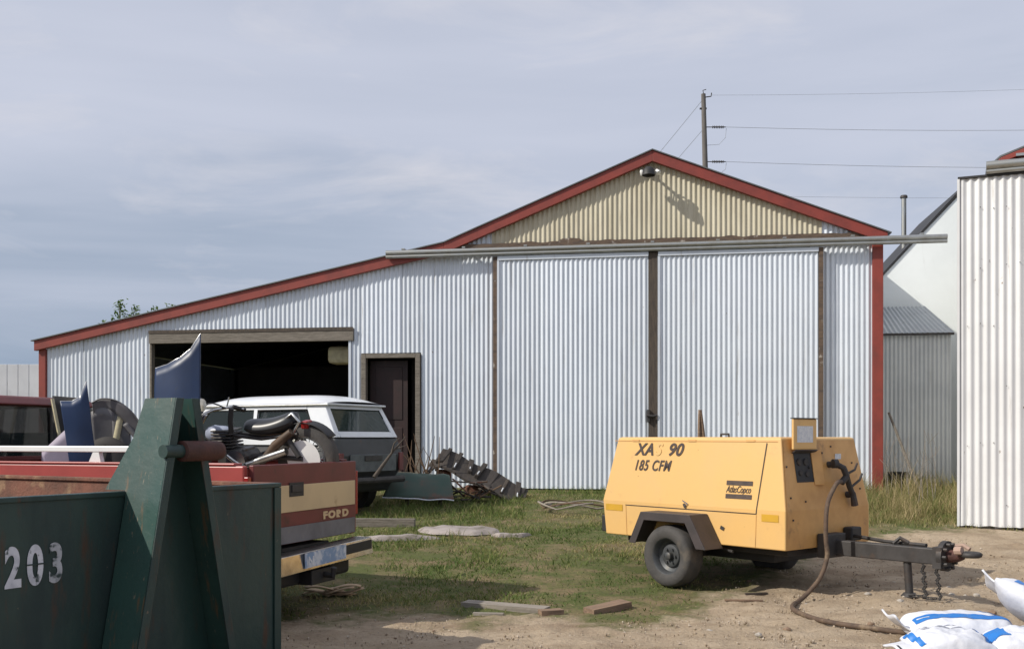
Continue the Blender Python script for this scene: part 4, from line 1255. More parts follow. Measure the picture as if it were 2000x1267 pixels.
def spoked(parent, c, rad, tw, rimr):
    e = bpy.data.objects.new('wheel', None); COL.objects.link(e); e.parent = parent; e.location = c
    prof = [(rimr, -tw*0.4), (rad-0.03, -tw*0.5), (rad, -tw*0.25), (rad, tw*0.25), (rad-0.03, tw*0.5), (rimr, tw*0.4)]
    MB().lathe(prof, (0, 0, 0), 'y', 36, True).build('tyre', RUBBER, e, 50)
    r2 = [(rimr+0.004, -tw*0.36), (rimr-0.02, -tw*0.30), (rimr-0.012, 0), (rimr-0.02, tw*0.30), (rimr+0.004, tw*0.36)]
    MB().lathe(r2, (0, 0, 0), 'y', 36).build('rim', CHROME, e, 50)
    sp = MB()
    for k in range(18):
        t = 2*math.pi*k/18
        t2_ = t + (0.5 if k % 2 else -0.5)
        sg = 0.03 if k % 2 else -0.03
        sp.tube([(0.04*math.cos(t2_), sg, 0.04*math.sin(t2_)), ((rimr-0.012)*math.cos(t), 0, (rimr-0.012)*math.sin(t))], 0.0035, 4)
    sp.build('spokes', CHROME, e)
    MB().lathe([(0, -0.06), (0.045, -0.055), (0.05, 0), (0.045, 0.055), (0, 0.06)], (0, 0, 0), 'y', 16).build('hub', CHROME, e, 40)
    return e


spoked(mc, (0, 0, 0.25), 0.25, 0.095, 0.165)
spoked(mc, (1.12, 0, 0.26), 0.26, 0.075, 0.185)
MB().lathe([(0.0, 0.058), (0.125, 0.055), (0.14, 0.066), (0.0, 0.075)], (0, 0.0, 0.25), 'y', 24).build('brake_drum', GWHITE, mc, 40)
st = MB()


def seat_fn(p, q):
    t = 2*math.pi*q
    hw = 0.105*(0.75+0.35*math.sin(p*2.8))*(1-abs(2*p-1)**8)**0.5
    hh = 0.075*(1-abs(2*p-1)**8)**0.5*(1.15-0.35*p)
    return (0.05+0.46*p, hw*math.cos(t), 0.475 + 0.05*(p-0.65)**2*3 + hh*math.sin(t)*(0.8 if math.sin(t) < 0 else 1))


st.grid(seat_fn, 18, 20)
st.build('seat', SEAT, mc, 180)
fr = MB()
for s in (-1, 1):
    fr.tube([(0.0, s*0.075, 0.25), (0.40, s*0.06, 0.27), (0.55, s*0.06, 0.22)], 0.018)
    fr.tube([(0.02, s*0.08, 0.44), (0.35, s*0.06, 0.40), (0.80, s*0.03, 0.44)], 0.014)
    fr.tube([(0.02, s*0.09, 0.27), (0.12, s*0.09, 0.43)], 0.02)
fr.tube([(0.55, 0, 0.2), (0.80, 0, 0.25), (0.93, 0, 0.50)], 0.02)
fr.build('frame', STEEL, mc, 40)
MB().lathe([(0, -0.12), (0.045, -0.10), (0.062, -0.03), (0.068, 0.05), (0.05, 0.11), (0, 0.125)], (0.74, 0, 0.43), 'x', 16).build('fuel_tank', TANK, mc, 60)
en = MB().box(0.50, 0.74, -0.08, 0.08, 0.16, 0.32)
for k in range(6):
    en.box(0.60, 0.78, -0.085, 0.085, 0.33+k*0.025, 0.342+k*0.025)
en.lathe([(0, -0.12), (0.08, -0.11), (0.085, 0.11), (0, 0.12)], (0.55, 0, 0.24), 'y', 16)
en.build('engine', ENGINE, mc, bevel=0.008)
for s in (-1, 1):
    MB().tube([(1.12, s*0.07, 0.26), (0.92, s*0.07, 0.57)], 0.020, 10).build('fork', CHROME, mc, 40)
    MB().tube([(0.92, s*0.03, 0.57), (0.86, s*0.10, 0.60), (0.80, s*0.26, 0.60), (0.74, s*0.33, 0.57)], 0.012, 8).build('handlebar', CHROME, mc, 40)
    MB().tube([(0.79, s*0.26, 0.60), (0.74, s*0.35, 0.56)], 0.019, 8).build('grip', BLACK, mc, 40)
    MB().tube([(0.82, s*0.22, 0.60), (0.80, s*0.24, 0.68)], 0.006, 6).build('mirror_stem', CHROME, mc)
MB().lathe([(0.0, 0.09), (0.05, 0.07), (0.075, 0.0), (0.07, -0.02), (0, -0.02)], (0.99, 0, 0.52), 'x', 16).build('headlight', CHROME, mc, 40)
MB().tube([(0.62, 0.12, 0.28), (0.50, 0.13, 0.20), (0.30, 0.13, 0.26), (0.10, 0.13, 0.32)], [0.018, 0.020, 0.030, 0.028], 10).build('exhaust', CHROME, mc, 40)
MB().grid(lambda p, q: (0.25*math.cos(R(45+100*p))*1.07, 0.055*(2*q-1), 0.25 + 0.25*1.07*math.sin(R(45+100*p))), 14, 4).build('rear_mudguard', BLACK, mc, 180, solid=0.006)
MB().tube([(0.06, 0.10, 0.46), (0.20, 0.11, 0.36), (0.34, 0.11, 0.22)], [0.028, 0.036, 0.026], 10).build('shock_absorber', BROWNP, mc, 40)
MB().tube([(0.06, 0.08, 0.44), (0.0, 0.08, 0.53), (0.06, 0.07, 0.59), (0.14, 0.06, 0.54)], 0.012, 8).build('grab_rail', CHROME, mc, 50)
MB().box(-0.05, 0.01, -0.03, 0.05, 0.47, 0.53).build('tail_light', TAIL, mc, bevel=0.01)
MB().tube([(0.58, 0.10, 0.45), (0.57, 0.11, 0.55), (0.55, 0.11, 0.64)], 0.02, 8).build('lever_guard', BLACK, mc, 40)

for k, (ya, yb) in enumerate(((0.10, 0.02), (-0.10, 0.03), (0.14, 0.06))):
    MB().tube(smooth_path([(0.80, ya*1.8, 0.60), (0.90, ya, 0.63+0.02*k), (0.97, yb, 0.52), (0.80, yb, 0.38), (0.66, yb, 0.32)], 4), 0.006, 5).build('control_cable', BLACK, mc, 60)
MB().tube([(0.56, 0.13, 0.22), (0.46, 0.19, 0.19), (0.42, 0.20, 0.23)], 0.012, 6).build('kick_starter', CHROME, mc, 40)
MB().lathe([(0.0, -0.02), (0.05, -0.015), (0.055, 0.015), (0.0, 0.02)], (0.86, 0.05, 0.66), 'x', 12).build('gauge', CHROME, mc, 40)
MB().lathe([(0.08, 0.118), (0.085, 0.13), (0.0, 0.135)], (0.55, 0.0, 0.24), 'y', 16).build('engine_cover', CHROME, mc, 40)

# ------------------------------------------------------------------ scrap panels in the bed


def panel(name, label, cat, m, outline, origin, ux, uy, bulge, th=0.012, grp=None):
    """a bent sheet: outline in (a, b) metres filled as a grid between lower and upper curves"""
    e = thing(name, label, cat, origin, 0, grp)
    ux, uy = Vector(ux).normalized(), Vector(uy).normalized()
    uz = ux.cross(uy)
    lo, up_ = outline

    def cv(c, t):
        k = t*(len(c)-1); i = min(int(k), len(c)-2); w = k-i
        return (c[i][0]*(1-w)+c[i+1][0]*w, c[i][1]*(1-w)+c[i+1][1]*w)

    def fn(p, q):
        a, b = cv(lo, p), cv(up_, p)
        x, y = a[0]*(1-q)+b[0]*q, a[1]*(1-q)+b[1]*q
        d = bulge*math.sin(math.pi*p) + 0.012*noise.noise(Vector((x*4, y*4, bulge)))
        return ux*x + uy*y + uz*d
    MB().grid(fn, 28, 14).build('skin', m, e, 180, solid=th)
    rim_pts = [fn(i/28, 1.0) for i in range(29)]
    MB().tube(rim_pts, 0.006, 6).build('folded_edge', CHROME if cat == 'car panel' else m, e, 60)
    return e


panel('scrap_car_panel', 'tall dark blue curved car panel standing behind the green upright', 'car panel', BLUE,
      ([(0, 0), (0.12, 0), (0.24, 0), (0.36, 0), (0.45, 0)], [(0, 1.10), (0.14, 1.13), (0.27, 1.19), (0.37, 1.27), (0.45, 1.40)]),
      (-3.19, 9.10, LZ+0.005), (0.97, -0.24, 0), (0.0, 0.05, 1), 0.03)
panel('scrap_car_panel', 'small dark blue torn car panel with pointed tip, left of the green upright', 'car panel', BLUE,
      ([(0.10, 0), (0.15, 0), (0.23, 0), (0.31, 0)], [(-0.03, 0.80), (0.07, 0.80), (0.14, 0.84), (0.19, 0.98)]),
      (-3.95, 9.0, LZ+0.005), (0.985, 0.17, 0), (0.0, 0.03, 1), 0.012)
# grey fender with a wheel arch rim
gf = thing('scrap_fender', 'crumpled grey car fender with arched edge in the pickup bed', 'car fender', (-3.76, 9.32, LZ))
u_ = Vector((0.985, 0.17, 0))
cur = smooth_path([(-0.06, 0, 0.80), (0.03, 0, 0.84), (0.16, 0, 0.82), (0.29, 0, 0.72), (0.38, 0, 0.58), (0.45, 0, 0.44)], 5)
inw = smooth_path([(-0.06, 0, 0.70), (0.02, 0, 0.74), (0.11, 0, 0.73), (0.21, 0, 0.64), (0.29, 0, 0.52), (0.36, 0, 0.42)], 5)
nn = len(cur)-1
MB().grid(lambda p, q: u_*(cur[round(p*nn)].x*(1-q)+inw[round(p*nn)].x*q) + Vector((0, 0.03*q + 0.012*math.sin(p*9), cur[round(p*nn)].z*(1-q)+inw[round(p*nn)].z*q)), nn, 4).build('arch_band', GPRIM, gf, 180, solid=0.012)
MB().tube([u_*c_q.x + Vector((0, -0.01, c_q.z)) for c_q in cur], 0.007, 6).build('arch_lip', GPRIM, gf, 60)
MB().grid(lambda p, q: u_*(-0.08+0.20*p) + Vector((0, 0.05+0.03*math.sin(q*4), 0.05 + q*(0.67+0.04*math.sin(p*3)))), 8, 10).build('inner_panel', GPRIM, gf, 180, solid=0.012)
MB().grid(lambda p, q: u_*(0.10+0.16*p) + Vector((0, 0.06+0.02*math.sin(q*5), 0.05 + q*(0.67-0.17*p*p))), 8, 8).build('inner_panel', GPRIM, gf, 180, solid=0.012)
MB().grid(lambda p, q: u_*(0.10+0.06*q+0.05*p) + Vector((0, 0.03, 0.42+0.26*p + 0.02*q)), 8, 2).build('brace', CREAM, gf, 180, solid=0.012)
MB().grid(lambda p, q: u_*(0.20+0.13*p+0.04*q) + Vector((0, 0.02, 0.60-0.16*p + 0.03*q)), 8, 2).build('brace', GPRIM, gf, 180, solid=0.012)
MB().grid(lambda p, q: u_*(-0.02+0.47*p) + Vector((0, -0.05-0.06*math.sin(p*3), 0.0 + q*(0.46-0.05*p+0.05*math.sin(p*5)))), 20, 6).build('lower_panel', CABIN, gf, 180, solid=0.012)
gh = thing('scrap_bonnet', 'dark grey car bonnet leaning upright against the pickup cab', 'car bonnet', (-4.20, 9.35, LZ))
MB().grid(lambda p, q: u_*(0.02+0.28*p-0.06*q) + Vector((0, 0.10*q + 0.04*math.sin(p*3), 0.87*q - 0.02*p)), 14, 10).build('skin', CABIN, gh, 180, solid=0.02)
MB().tube([u_*0.12 + Vector((0, -0.06, 0.0)), u_*0.10 + Vector((0, -0.04, 0.40)), u_*(-0.01) + Vector((0, 0.03, 0.84))], 0.016, 6).build('edge_trim', CREAM, gh, 60)
lp = thing('lilac_panel', 'pale lilac bent sheet at the pickup bed front', 'sheet', (-4.20, 9.05, LZ))
MB().grid(lambda p, q: u_*(0.03+0.26*p) + Vector((0, 0.03*q, q*(0.36+0.26*p))), 8, 6).build('skin', LILAC, lp, 180, solid=0.01)

# ------------------------------------------------------------------ white-topped SUV by the opening
SV = math.atan2(0.47, -0.88)
sgz = 0.38
sv = thing('parked_suv', 'old white-roofed SUV with dark grey tail standing before the dark workshop opening', 'SUV', (-2.5, 14.6, sgz), SV)
SW = 1.66                                            # width; y = 0 near side, far at -SW; x from the tail forward
# lower body
lb = MB()


def sring(x0, x1, ins, z):
    return [(x0, -ins, z), (x1, -ins, z), (x1, -SW+ins, z), (x0, -SW+ins, z)]


def loft(rs):
    b = MB()
    b.add([p for r_ in rs for p in r_], [(3, 2, 1, 0), tuple(len(rs)*4-4+i for i in range(4))] + [(k*4+i, k*4+(i+1) % 4, (k+1)*4+(i+1) % 4, (k+1)*4+i) for k in range(len(rs)-1) for i in range(4)])
    return b


loft([sring(0.20, 4.15, 0.10, 0.30), sring(0.02, 4.25, 0.0, 0.66), sring(-0.02, 4.22, 0.0, 0.86), sring(0.06, 4.15, 0.04, 1.13)]).build('lower_body', SUVG, sv, bevel=0.05, seg=4)
MB().box(0.10, 4.1, 0.002, 0.014, 1.02, 1.12).build('waist_stripe', SUVW, sv, bevel=0.004)
loft([sring(2.92, 4.16, 0.05, 1.131), sring(2.98, 4.10, 0.09, 1.19)]).build('bonnet', SUVW, sv, bevel=0.03)
# greenhouse: white pillars and panels with glass set in
XT = 0.33                                            # tail at roof height


def pil(pts, nm='window_pillar', m=SUVW, par=None):
    return MB().hexa(pts).build(nm, m, par or sv, bevel=0.012)


zb0, zb1 = 1.131, 1.60


def gx(x, z):                                        # tail rake
    return x + (XT-0.07)*(z-zb0)/(zb1-zb0)


def quadslab(xa0, xb0, xa1, xb1, y0, y1, th, z0, z1):
    """panel on a side: bottom xa0..xb0 at y0, top xa1..xb1 at y1"""
    return [(xa0, y0, z0), (xb0, y0, z0), (xb0, y0-th, z0), (xa0, y0-th, z0), (xa1, y1, z1), (xb1, y1, z1), (xb1, y1-th, z1), (xa1, y1-th, z1)]


for near in (True, False):
    yb, yt, th = (-0.045, -0.13, 0.05) if near else (-SW+0.045, -SW+0.13, -0.05)
    pil(quadslab(0.075, 0.42, XT+0.005, 0.66, yb, yt, th, zb0, zb1))
    pil(quadslab(1.55, 1.63, 1.58, 1.66, yb, yt, th, zb0, zb1))
    pil(quadslab(2.84, 2.95, 2.54, 2.64, yb, yt, th, zb0, zb1))
    pil(quadslab(0.42, 2.84, 0.44, 2.82, yb, yb-(0.012 if near else -0.012), th, zb0, zb0+0.06), 'window_sill')
    pil(quadslab(0.63, 2.60, 0.66, 2.56, yt-(-0.012 if near else 0.012), yt, th, zb1-0.06, zb1), 'window_head')
    yy = yb - (0.03 if near else -0.03)
    y2 = yt - (0.03 if near else -0.03)
    MB().add([(0.40, yy, zb0+0.03), (1.60, yy, zb0+0.03), (1.62, y2, zb1-0.02), (0.62, y2, zb1-0.02)], [(0, 1, 2, 3)]).build('side_window', GLASS, sv, solid=0.005)
    MB().add([(1.60, yy, zb0+0.03), (2.86, yy, zb0+0.03), (2.58, y2, zb1-0.02), (1.62, y2, zb1-0.02)], [(0, 1, 2, 3)]).build('side_window', GLASS, sv, solid=0.005)
MB().add([(2.90, -0.10, zb0), (2.90, -SW+0.10, zb0), (2.60, -SW+0.17, zb1), (2.60, -0.17, zb1)], [(0, 1, 2, 3)]).build('windscreen', GLASS, sv, solid=0.006)
rfp = MB()


def roof_fn(p, q):
    x = 0.24 + 2.46*p
    w = 2*q-1
    crown = 0.15*(1-abs(w)**3.2) * (1-0.75*abs(2*p-1)**5.0)
    return (x - 0.05*w*w*(0 if p > 0.5 else -1), -SW/2 + w*(SW/2-0.095), zb1 + 0.025 + crown)


rfp.grid(roof_fn, 30, 26)
ro_ = rfp.build('roof', SUVW, sv, 180)
MB().box(0.245, 2.69, -SW+0.10, -0.10, zb1+0.001, zb1+0.03).build('roof_gutter', SUVW, sv, bevel=0.01)
# tailgate: raked frame round the rear glass
for yy in (-0.05, -SW+0.05):
    yt = -0.13 if yy > -0.5 else -SW+0.13
    s = -1 if yy > -0.5 else 1
    MB().hexa([(0.055, yy, zb0), (0.055, yy+s*0.12, zb0), (0.10, yy+s*0.12, zb0), (0.10, yy, zb0), (XT-0.02, yt, zb1), (XT-0.02, yt+s*0.10, zb1), (XT+0.03, yt+s*0.10, zb1), (XT+0.03, yt, zb1)]).build('rear_pillar', SUVW, sv, bevel=0.012)
MB().hexa([(0.050, -0.171, zb0), (0.050, -SW+0.171, zb0), (0.10, -SW+0.171, zb0), (0.10, -0.171, zb0), (0.098, -0.171, zb0+0.085), (0.098, -SW+0.171, zb0+0.085), (0.148, -SW+0.171, zb0+0.085), (0.148, -0.171, zb0+0.085)]).build('tailgate_band', SUVW, sv, bevel=0.008)
MB().hexa([(XT-0.055, -0.22, zb1-0.05), (XT-0.055, -SW+0.22, zb1-0.05), (XT, -SW+0.22, zb1-0.05), (XT, -0.22, zb1-0.05), (XT-0.02, -0.23, zb1), (XT-0.02, -SW+0.23, zb1), (XT+0.03, -SW+0.23, zb1), (XT+0.03, -0.23, zb1)]).build('tailgate_header', SUVW, sv, bevel=0.008)
MB().add([(0.115, -0.16, zb0+0.07), (0.115, -SW+0.16, zb0+0.07), (XT-0.015, -SW+0.22, zb1-0.03), (XT-0.015, -0.22, zb1-0.03)], [(0, 1, 2, 3)]).build('rear_window', GLASSG, sv, solid=0.006)
g4 = [(0.112, -0.17, zb0+0.078), (0.112, -SW+0.17, zb0+0.078), (XT-0.020, -SW+0.225, zb1-0.04), (XT-0.020, -0.225, zb1-0.04)]
MB().tube(g4 + [g4[0], g4[1]], 0.013, 6).build('window_seal', BLACK, sv, 60)
g5 = [(0.43, -0.050, zb0+0.055), (1.55, -0.050, zb0+0.055), (1.57, -0.118, zb1-0.065), (0.655, -0.118, zb1-0.065)]
MB().tube(g5 + [g5[0], g5[1]], 0.011, 6).build('window_seal', BLACK, sv, 60)
MB().tube([(0.24, -0.10, zb1+0.004), (2.70, -0.10, zb1+0.004)], 0.012, 6).build('drip_rail', CHROME, sv)
MB().tube([(0.20, -0.75, zb0+0.10), (0.24, -0.62, zb0+0.22), (0.27, -0.45, zb0+0.27)], 0.007, 5).build('rear_wiper', BLACK, sv)
MB().box(1.62, 1.628, 0.0005, 0.004, 0.62, 1.10).build('door_gap', BLACK, sv)
MB().box(1.74, 1.88, 0.002, 0.03, 0.96, 0.99).build('door_handle', CHROME, sv, bevel=0.006)
MB().box(-0.034, -0.021, -SW+0.22, -0.28, 0.62, 0.88).build('plate_recess', SUVP, sv, bevel=0.006)
MB().box(-0.05, -0.036, -SW+0.60, -0.62, 0.78, 0.86).build('tailgate_handle', STEEL, sv, bevel=0.006)
for yy in (-0.13, -SW+0.02):
    MB().box(-0.034, -0.0, yy-0.0, yy+0.11, 0.62, 0.90).build('tail_light', PRED_D, sv, bevel=0.008)
MB().prism([(-0.065, 0.44), (-0.08, 0.49), (-0.065, 0.54), (0.02, 0.54), (0.02, 0.44)], -SW+0.02, -0.02, 'y').build('rear_bumper', STEEL, sv, bevel=0.02)
for x in (0.92, 3.45):
    wheel(sv, (x, -0.10, 0.335), 0.335, 0.20, 0.19, out=1, bolts=5)
    wheel(sv, (x, -SW+0.10, 0.335), 0.335, 0.20, 0.19, out=-1, bolts=5)
    for yy in (-0.20, -SW-0.012):
        MB().lathe([(0.345, 0), (0.43, 0.0), (0.43, 0.212), (0.345, 0.212)], (x, yy, 0.36), 'y', 28).build('wheel_arch', BLACK, sv)
MB().box(0.9, 1.15, -SW+0.2, -0.2, 0.7, 1.30).build('rear_seat', CABIN, sv, bevel=0.06)
MB().box(2.0, 2.2, -SW+0.2, -0.9, 0.7, 1.40).build('front_seat', CABIN, sv, bevel=0.06)
MB().box(2.0, 2.2, -0.75, -0.2, 0.7, 1.40).build('front_seat', CABIN, sv, bevel=0.06)

# ------------------------------------------------------------------ scrap heap beside the SUV


def gp(x, y, dz=0.0):
    return (x, y, gz(x, y)+dz)


gp_ = thing('green_sheet_panel', 'worn green sheet-metal panel with pale edge propped beside the SUV', 'metal panel', gp(-1.55, 16.2))
px = lambda p, q: (-0.48 + 1.12*p + 0.20*q*(1-p) - 0.10*q*p, -0.16+0.40*q, 0.16 + 0.36*q - 0.05*p + 0.09*math.sin(q*2.9) + 0.03*noise.noise(Vector((p*4, q*3, 2))))
MB().grid(px, 24, 12).build('skin', GRNP, gp_, 180, solid=0.010)
MB().tube([px(i/24, 0) for i in range(25)], 0.012, 6).build('lower_edge', PAPER, gp_, 60)
MB().tube([px(i/24, 1) for i in range(10)], 0.010, 6).build('upper_edge', CREAM, gp_, 60)
for lx_ in (-0.15, 0.38):
    MB().box(lx_, lx_+0.06, 0.06, 0.12, -0.05, 0.36).build('prop', WOOD_D, gp_)
tkx = thing('rubber_track', 'sagging length of black cleated track leaning on the workshop wall', 'track', gp(-1.35, 17.5))
path = smooth_path([(0.0, 0.35, 0.62), (0.18, 0.30, 0.78), (0.40, 0.22, 0.74), (0.70, 0.10, 0.56), (1.05, 0.02, 0.44), (1.40, -0.08, 0.22), (1.62, -0.12, 0.12)], 6)
bt = MB()
for i in range(len(path)-1):
    a, c = path[i], path[i+1]
    n_ = Vector((0.35, -0.3, 1)).normalized()
    s = Vector((-0.12, -0.36, -0.26))
    bt.add([a+n_*0.02, c+n_*0.02, c+s+n_*0.02, a+s+n_*0.02, a-n_*0.02, c-n_*0.02, c+s-n_*0.02, a+s-n_*0.02], [(0, 1, 2, 3), (7, 6, 5, 4), (0, 4, 5, 1), (3, 2, 6, 7)])
bt.build('belt', TRACK, tkx)
i = 0
while i < len(path)-1:
    a = path[i] + Vector((random.uniform(-.02, .02), random.uniform(-.03, .03), random.uniform(-.02, .02)))
    s = Vector((-0.12+random.uniform(-.09, .09), -0.36+random.uniform(-.06, .08), -0.26+random.uniform(-.06, .06)))*random.uniform(0.75, 1.08)
    n_ = Vector((0.35+random.uniform(-.3, .3), -0.3, 1)).normalized()
    w_ = random.uniform(0.022, 0.05)
    d = Vector((w_, 0, -w_*0.3))
    hh = random.uniform(0.04, 0.085)
    p = [a-d, a+d, a+s+d*0.8, a+s-d*0.8]
    MB().hexa([*(q+n_*0.014 for q in p), *(q+n_*hh for q in p)]).build('cleat', TRACK if i % 4 else WOOD_D, tkx, bevel=0.010)
    if random.random() < 0.5:
        MB().tube([a+s*0.72+n_*(hh+0.004), a+s*random.uniform(0.85, 1.0)+n_*(hh+0.004)], 0.011, 6).build('cleat_bolt', PAPER, tkx)
    i += random.choice((2, 3, 3, 4))
MB().box(0.05, 0.30, 0.0, 0.3, 0.0, 0.48).build('rusty_block', RUSTY, tkx, bevel=0.04)
MB().box(0.55, 1.0, -0.1, 0.12, 0.0, 0.22).build('rusty_block', RUSTY, tkx, bevel=0.04)
rs = thing('rusty_scrap_heap', 'low heap of rusty scrap pieces in front of the black track', 'scrap', gp(-0.75, 16.75))
for k in range(34):
    ll, lw = random.uniform(0.06, 0.24), random.uniform(0.015, 0.06)
    b = MB().box(-ll, ll, -lw, lw, -0.012, 0.012)
    b.xf(Matrix.Translation((random.uniform(-0.75, 0.55), random.uniform(-0.22, 0.25), 0.05+random.uniform(0, 0.30))) @ Matrix.Rotation(random.uniform(-0.8, 0.8), 4, 'Y') @ Matrix.Rotation(random.uniform(0, 3.1), 4, 'Z'))
    b.build('scrap_piece', (RUSTY, WOOD_D, TRACK, STEEL, BRANCH)[k % 5], rs, bevel=0.006)
bp_ = thing('brush_pile', 'dry brown branches heaped by the entry door behind the SUV', 'branches', gp(-1.55, 17.3))
for k in range(26):
    a = Vector((random.uniform(-0.35, 0.5), random.uniform(-0.25, 0.25), 0.0))
    d = Vector((random.uniform(-0.6, 0.25), random.uniform(-0.2, 0.3), random.uniform(0.4, 1.15)))
    MB().tube([a, a+d*0.5+Vector((random.uniform(-.06, .06), 0, 0.03)), a+d], [0.014, 0.010, 0.004], 5).build('branch', BRANCH, bp_)
br2 = thing('dead_branch', 'forked dead branch caught on the SUV tail above its bumper', 'branch', (-1.86, 14.55, gz(-1.86, 14.55)))
MB().tube([(-0.10, 0.0, 0.62), (0.02, 0.1, 0.80), (0.14, 0.2, 0.98), (0.32, 0.3, 1.20)], [0.03, 0.026, 0.016, 0.006], 7).tube([(0.12, 0.18, 0.94), (0.16, 0.2, 1.10), (0.24, 0.2, 1.18)], [0.014, 0.010, 0.004], 6).tube([(0.18, 0.22, 1.02), (0.36, 0.2, 1.08)], [0.01, 0.004], 5).build('stem', WOOD_D, br2, 60)
# flat broken slabs in the grass


def slab(label, c, pts, th, name='concrete_slab', cat='slab', m=SLAB, grp=None):
    e = thing(name, label, cat, c, 0, grp)
    # ragged outline: subdivide and jitter, then a rough top that sinks into the soil at the rim
    rg = []
    for i in range(len(pts)):
        (xa, ya), (xb, yb) = pts[i], pts[(i+1) % len(pts)]
        for j in range(5):
            t = j/5
            jt = 0.05*noise.noise(Vector((xa+(xb-xa)*t*3, ya+(yb-ya)*t*3, i+j*0.7)))
            rg.append(((xa+(xb-xa)*t)*(1+jt*2), (ya+(yb-ya)*t)*(1+jt*2)))
    n = len(rg)
    b = MB()
    v, f = [], []
    for k_, (sc_, zz_s) in enumerate(((1.05, -0.08), (1.0, 0.45), (0.9, 0.9), (0.6, 1.0), (0.25, 1.05))):
        for x, y in rg:
            v.append((x*sc_, y*sc_, zz_s*th + (0.035*noise.noise(Vector((x*sc_*4, y*sc_*4, th*30))) if k_ else 0)))
    for k_ in range(4):
        f += [(k_*n+i, k_*n+(i+1) % n, (k_+1)*n+(i+1) % n, (k_+1)*n+i) for i in range(n)]
    f.append(tuple(range(4*n, 5*n)))
    b.add(v, f)
    b.build('block', m, e, 40)
    return e


slab('pale broken concrete slab lying flat in the grass, largest of them', gp(-0.72, 13.55), [(-0.55, 0.10), (-0.30, -0.28), (0.20, -0.42), (0.52, -0.25), (0.55, 0.22), (0.30, 0.42), (-0.25, 0.40)], 0.055)
slab('small pale slab piece beyond the big slab, toward the compressor', gp(-0.06, 13.15), [(-0.22, 0.05), (-0.10, -0.12), (0.18, -0.10), (0.30, 0.06), (0.05, 0.14)], 0.04)
slab('low grey slab half buried in grass just right of the bumper', gp(-1.55, 12.9), [(-0.50, 0.0), (-0.2, -0.18), (0.3, -0.12), (0.62, 0.08), (0.2, 0.20), (-0.3, 0.18)], 0.05)
# ground timber and boards


def plank(name, label, c, L, w, th, rz, m, tilt=0.0, roll=0.0, cat='board'):
    e = thing(name, label, cat, c, 0)
    e.rotation_euler = (roll, tilt, rz)
    b = MB()
    n = 8
    for i in range(n):
        xa, xb = -L/2+L*i/n, -L/2+L*(i+1)/n
        ja, jb = 0.010*noise.noise(Vector((xa*5, 1, L))), 0.010*noise.noise(Vector((xb*5, 1, L)))
        b.hexa([(xa, -w/2+ja, 0), (xb, -w/2+jb, 0), (xb, w/2+jb, 0), (xa, w/2+ja, 0), (xa, -w/2+ja, th), (xb, -w/2+jb, th), (xb, w/2+jb, th), (xa, w/2+ja, th)])
    b.build('plank', m, e)
    return e


plank('old_board', 'long grey weathered board lying on dirt left of the brown board', gp(-0.06, 8.93, -0.005), 0.80, 0.14, 0.045, R(-27), BOARD, 0, R(2))
plank('board_scrap', 'short broken board end just right of the long grey board', gp(0.33, 8.66, -0.005), 0.20, 0.10, 0.05, R(18), BOARD2)
plank('board_scrap', 'flat splinter of wood below the long grey board', gp(-0.20, 8.62, 0.0), 0.26, 0.05, 0.022, R(-8), BOARD)
plank('old_board', 'short reddish-brown board lying in the grass edge before the compressor', gp(0.83, 8.86, 0.0), 0.46, 0.13, 0.055, R(40), BOARD2, R(-3), R(4))
plank('ground_timber', 'long grey timber lying in grass under the SUV tail', gp(-1.85, 14.0, 0.0), 1.05, 0.14, 0.11, R(-3), WOOD_G, cat='timber')
plank('thin_lath', 'thin tan lath on dirt between the tyre and the hose', gp(2.10, 9.28, 0.004), 0.34, 0.035, 0.015, R(-6), BOARD2)
plank('thin_lath', 'dark stick on dirt near the compressor shadow edge', gp(2.28, 9.55, 0.004), 0.22, 0.03, 0.018, R(12), WOOD_D)
cbx = thing('cardboard_scraps', 'torn tan cardboard scraps lying in grass by the pickup bumper', 'cardboard', gp(-1.66, 9.55))
for k in range(8):
    cx, cy, a = random.uniform(-0.16, 0.16), random.uniform(-0.10, 0.10), random.uniform(-0.5, 0.5)
    MB().grid(lambda p, q: (cx + (p-0.5)*0.26*math.cos(a) - (q-0.5)*0.12*math.sin(a), cy + (p-0.5)*0.26*math.sin(a) + (q-0.5)*0.12*math.cos(a), 0.02 + 0.008*k + 0.025*math.sin(p*3+k)), 6, 3).build('cardboard_piece', TANC, cbx, 180, solid=0.006)
cob = thing('cable_coil', 'loose pale cable loops in grass along the workshop base', 'cable', gp(0.95, 15.6))
for k in range(3):
    pts = [(0.55*math.cos(t)*(1+0.1*k)+0.1*k, 0.42*math.sin(t)+0.08*k, 0.06+0.10*abs(math.sin(t*1.5+k))) for t in np.linspace(0.4+k, 5.2+k, 24)]
    MB().tube(pts, 0.014, 6).build('loop', BRANCH if k == 1 else BOARD, cob, 60)
wst = thing('broken_stump_slab', 'split tan wooden slab standing upright behind the compressor hood', 'wood slab', (2.86, 15.3, gz(2.86, 15.3)))
MB().grid(lambda p, q: ((-0.06+0.12*p)*(1-0.85*max(0, (q-0.55)/0.45)**1.5) - 0.05*q*q, 0.03*math.sin(p*3.1), q*1.56), 8, 20).build('slab', BOARD2, wst, 180, solid=0.035)
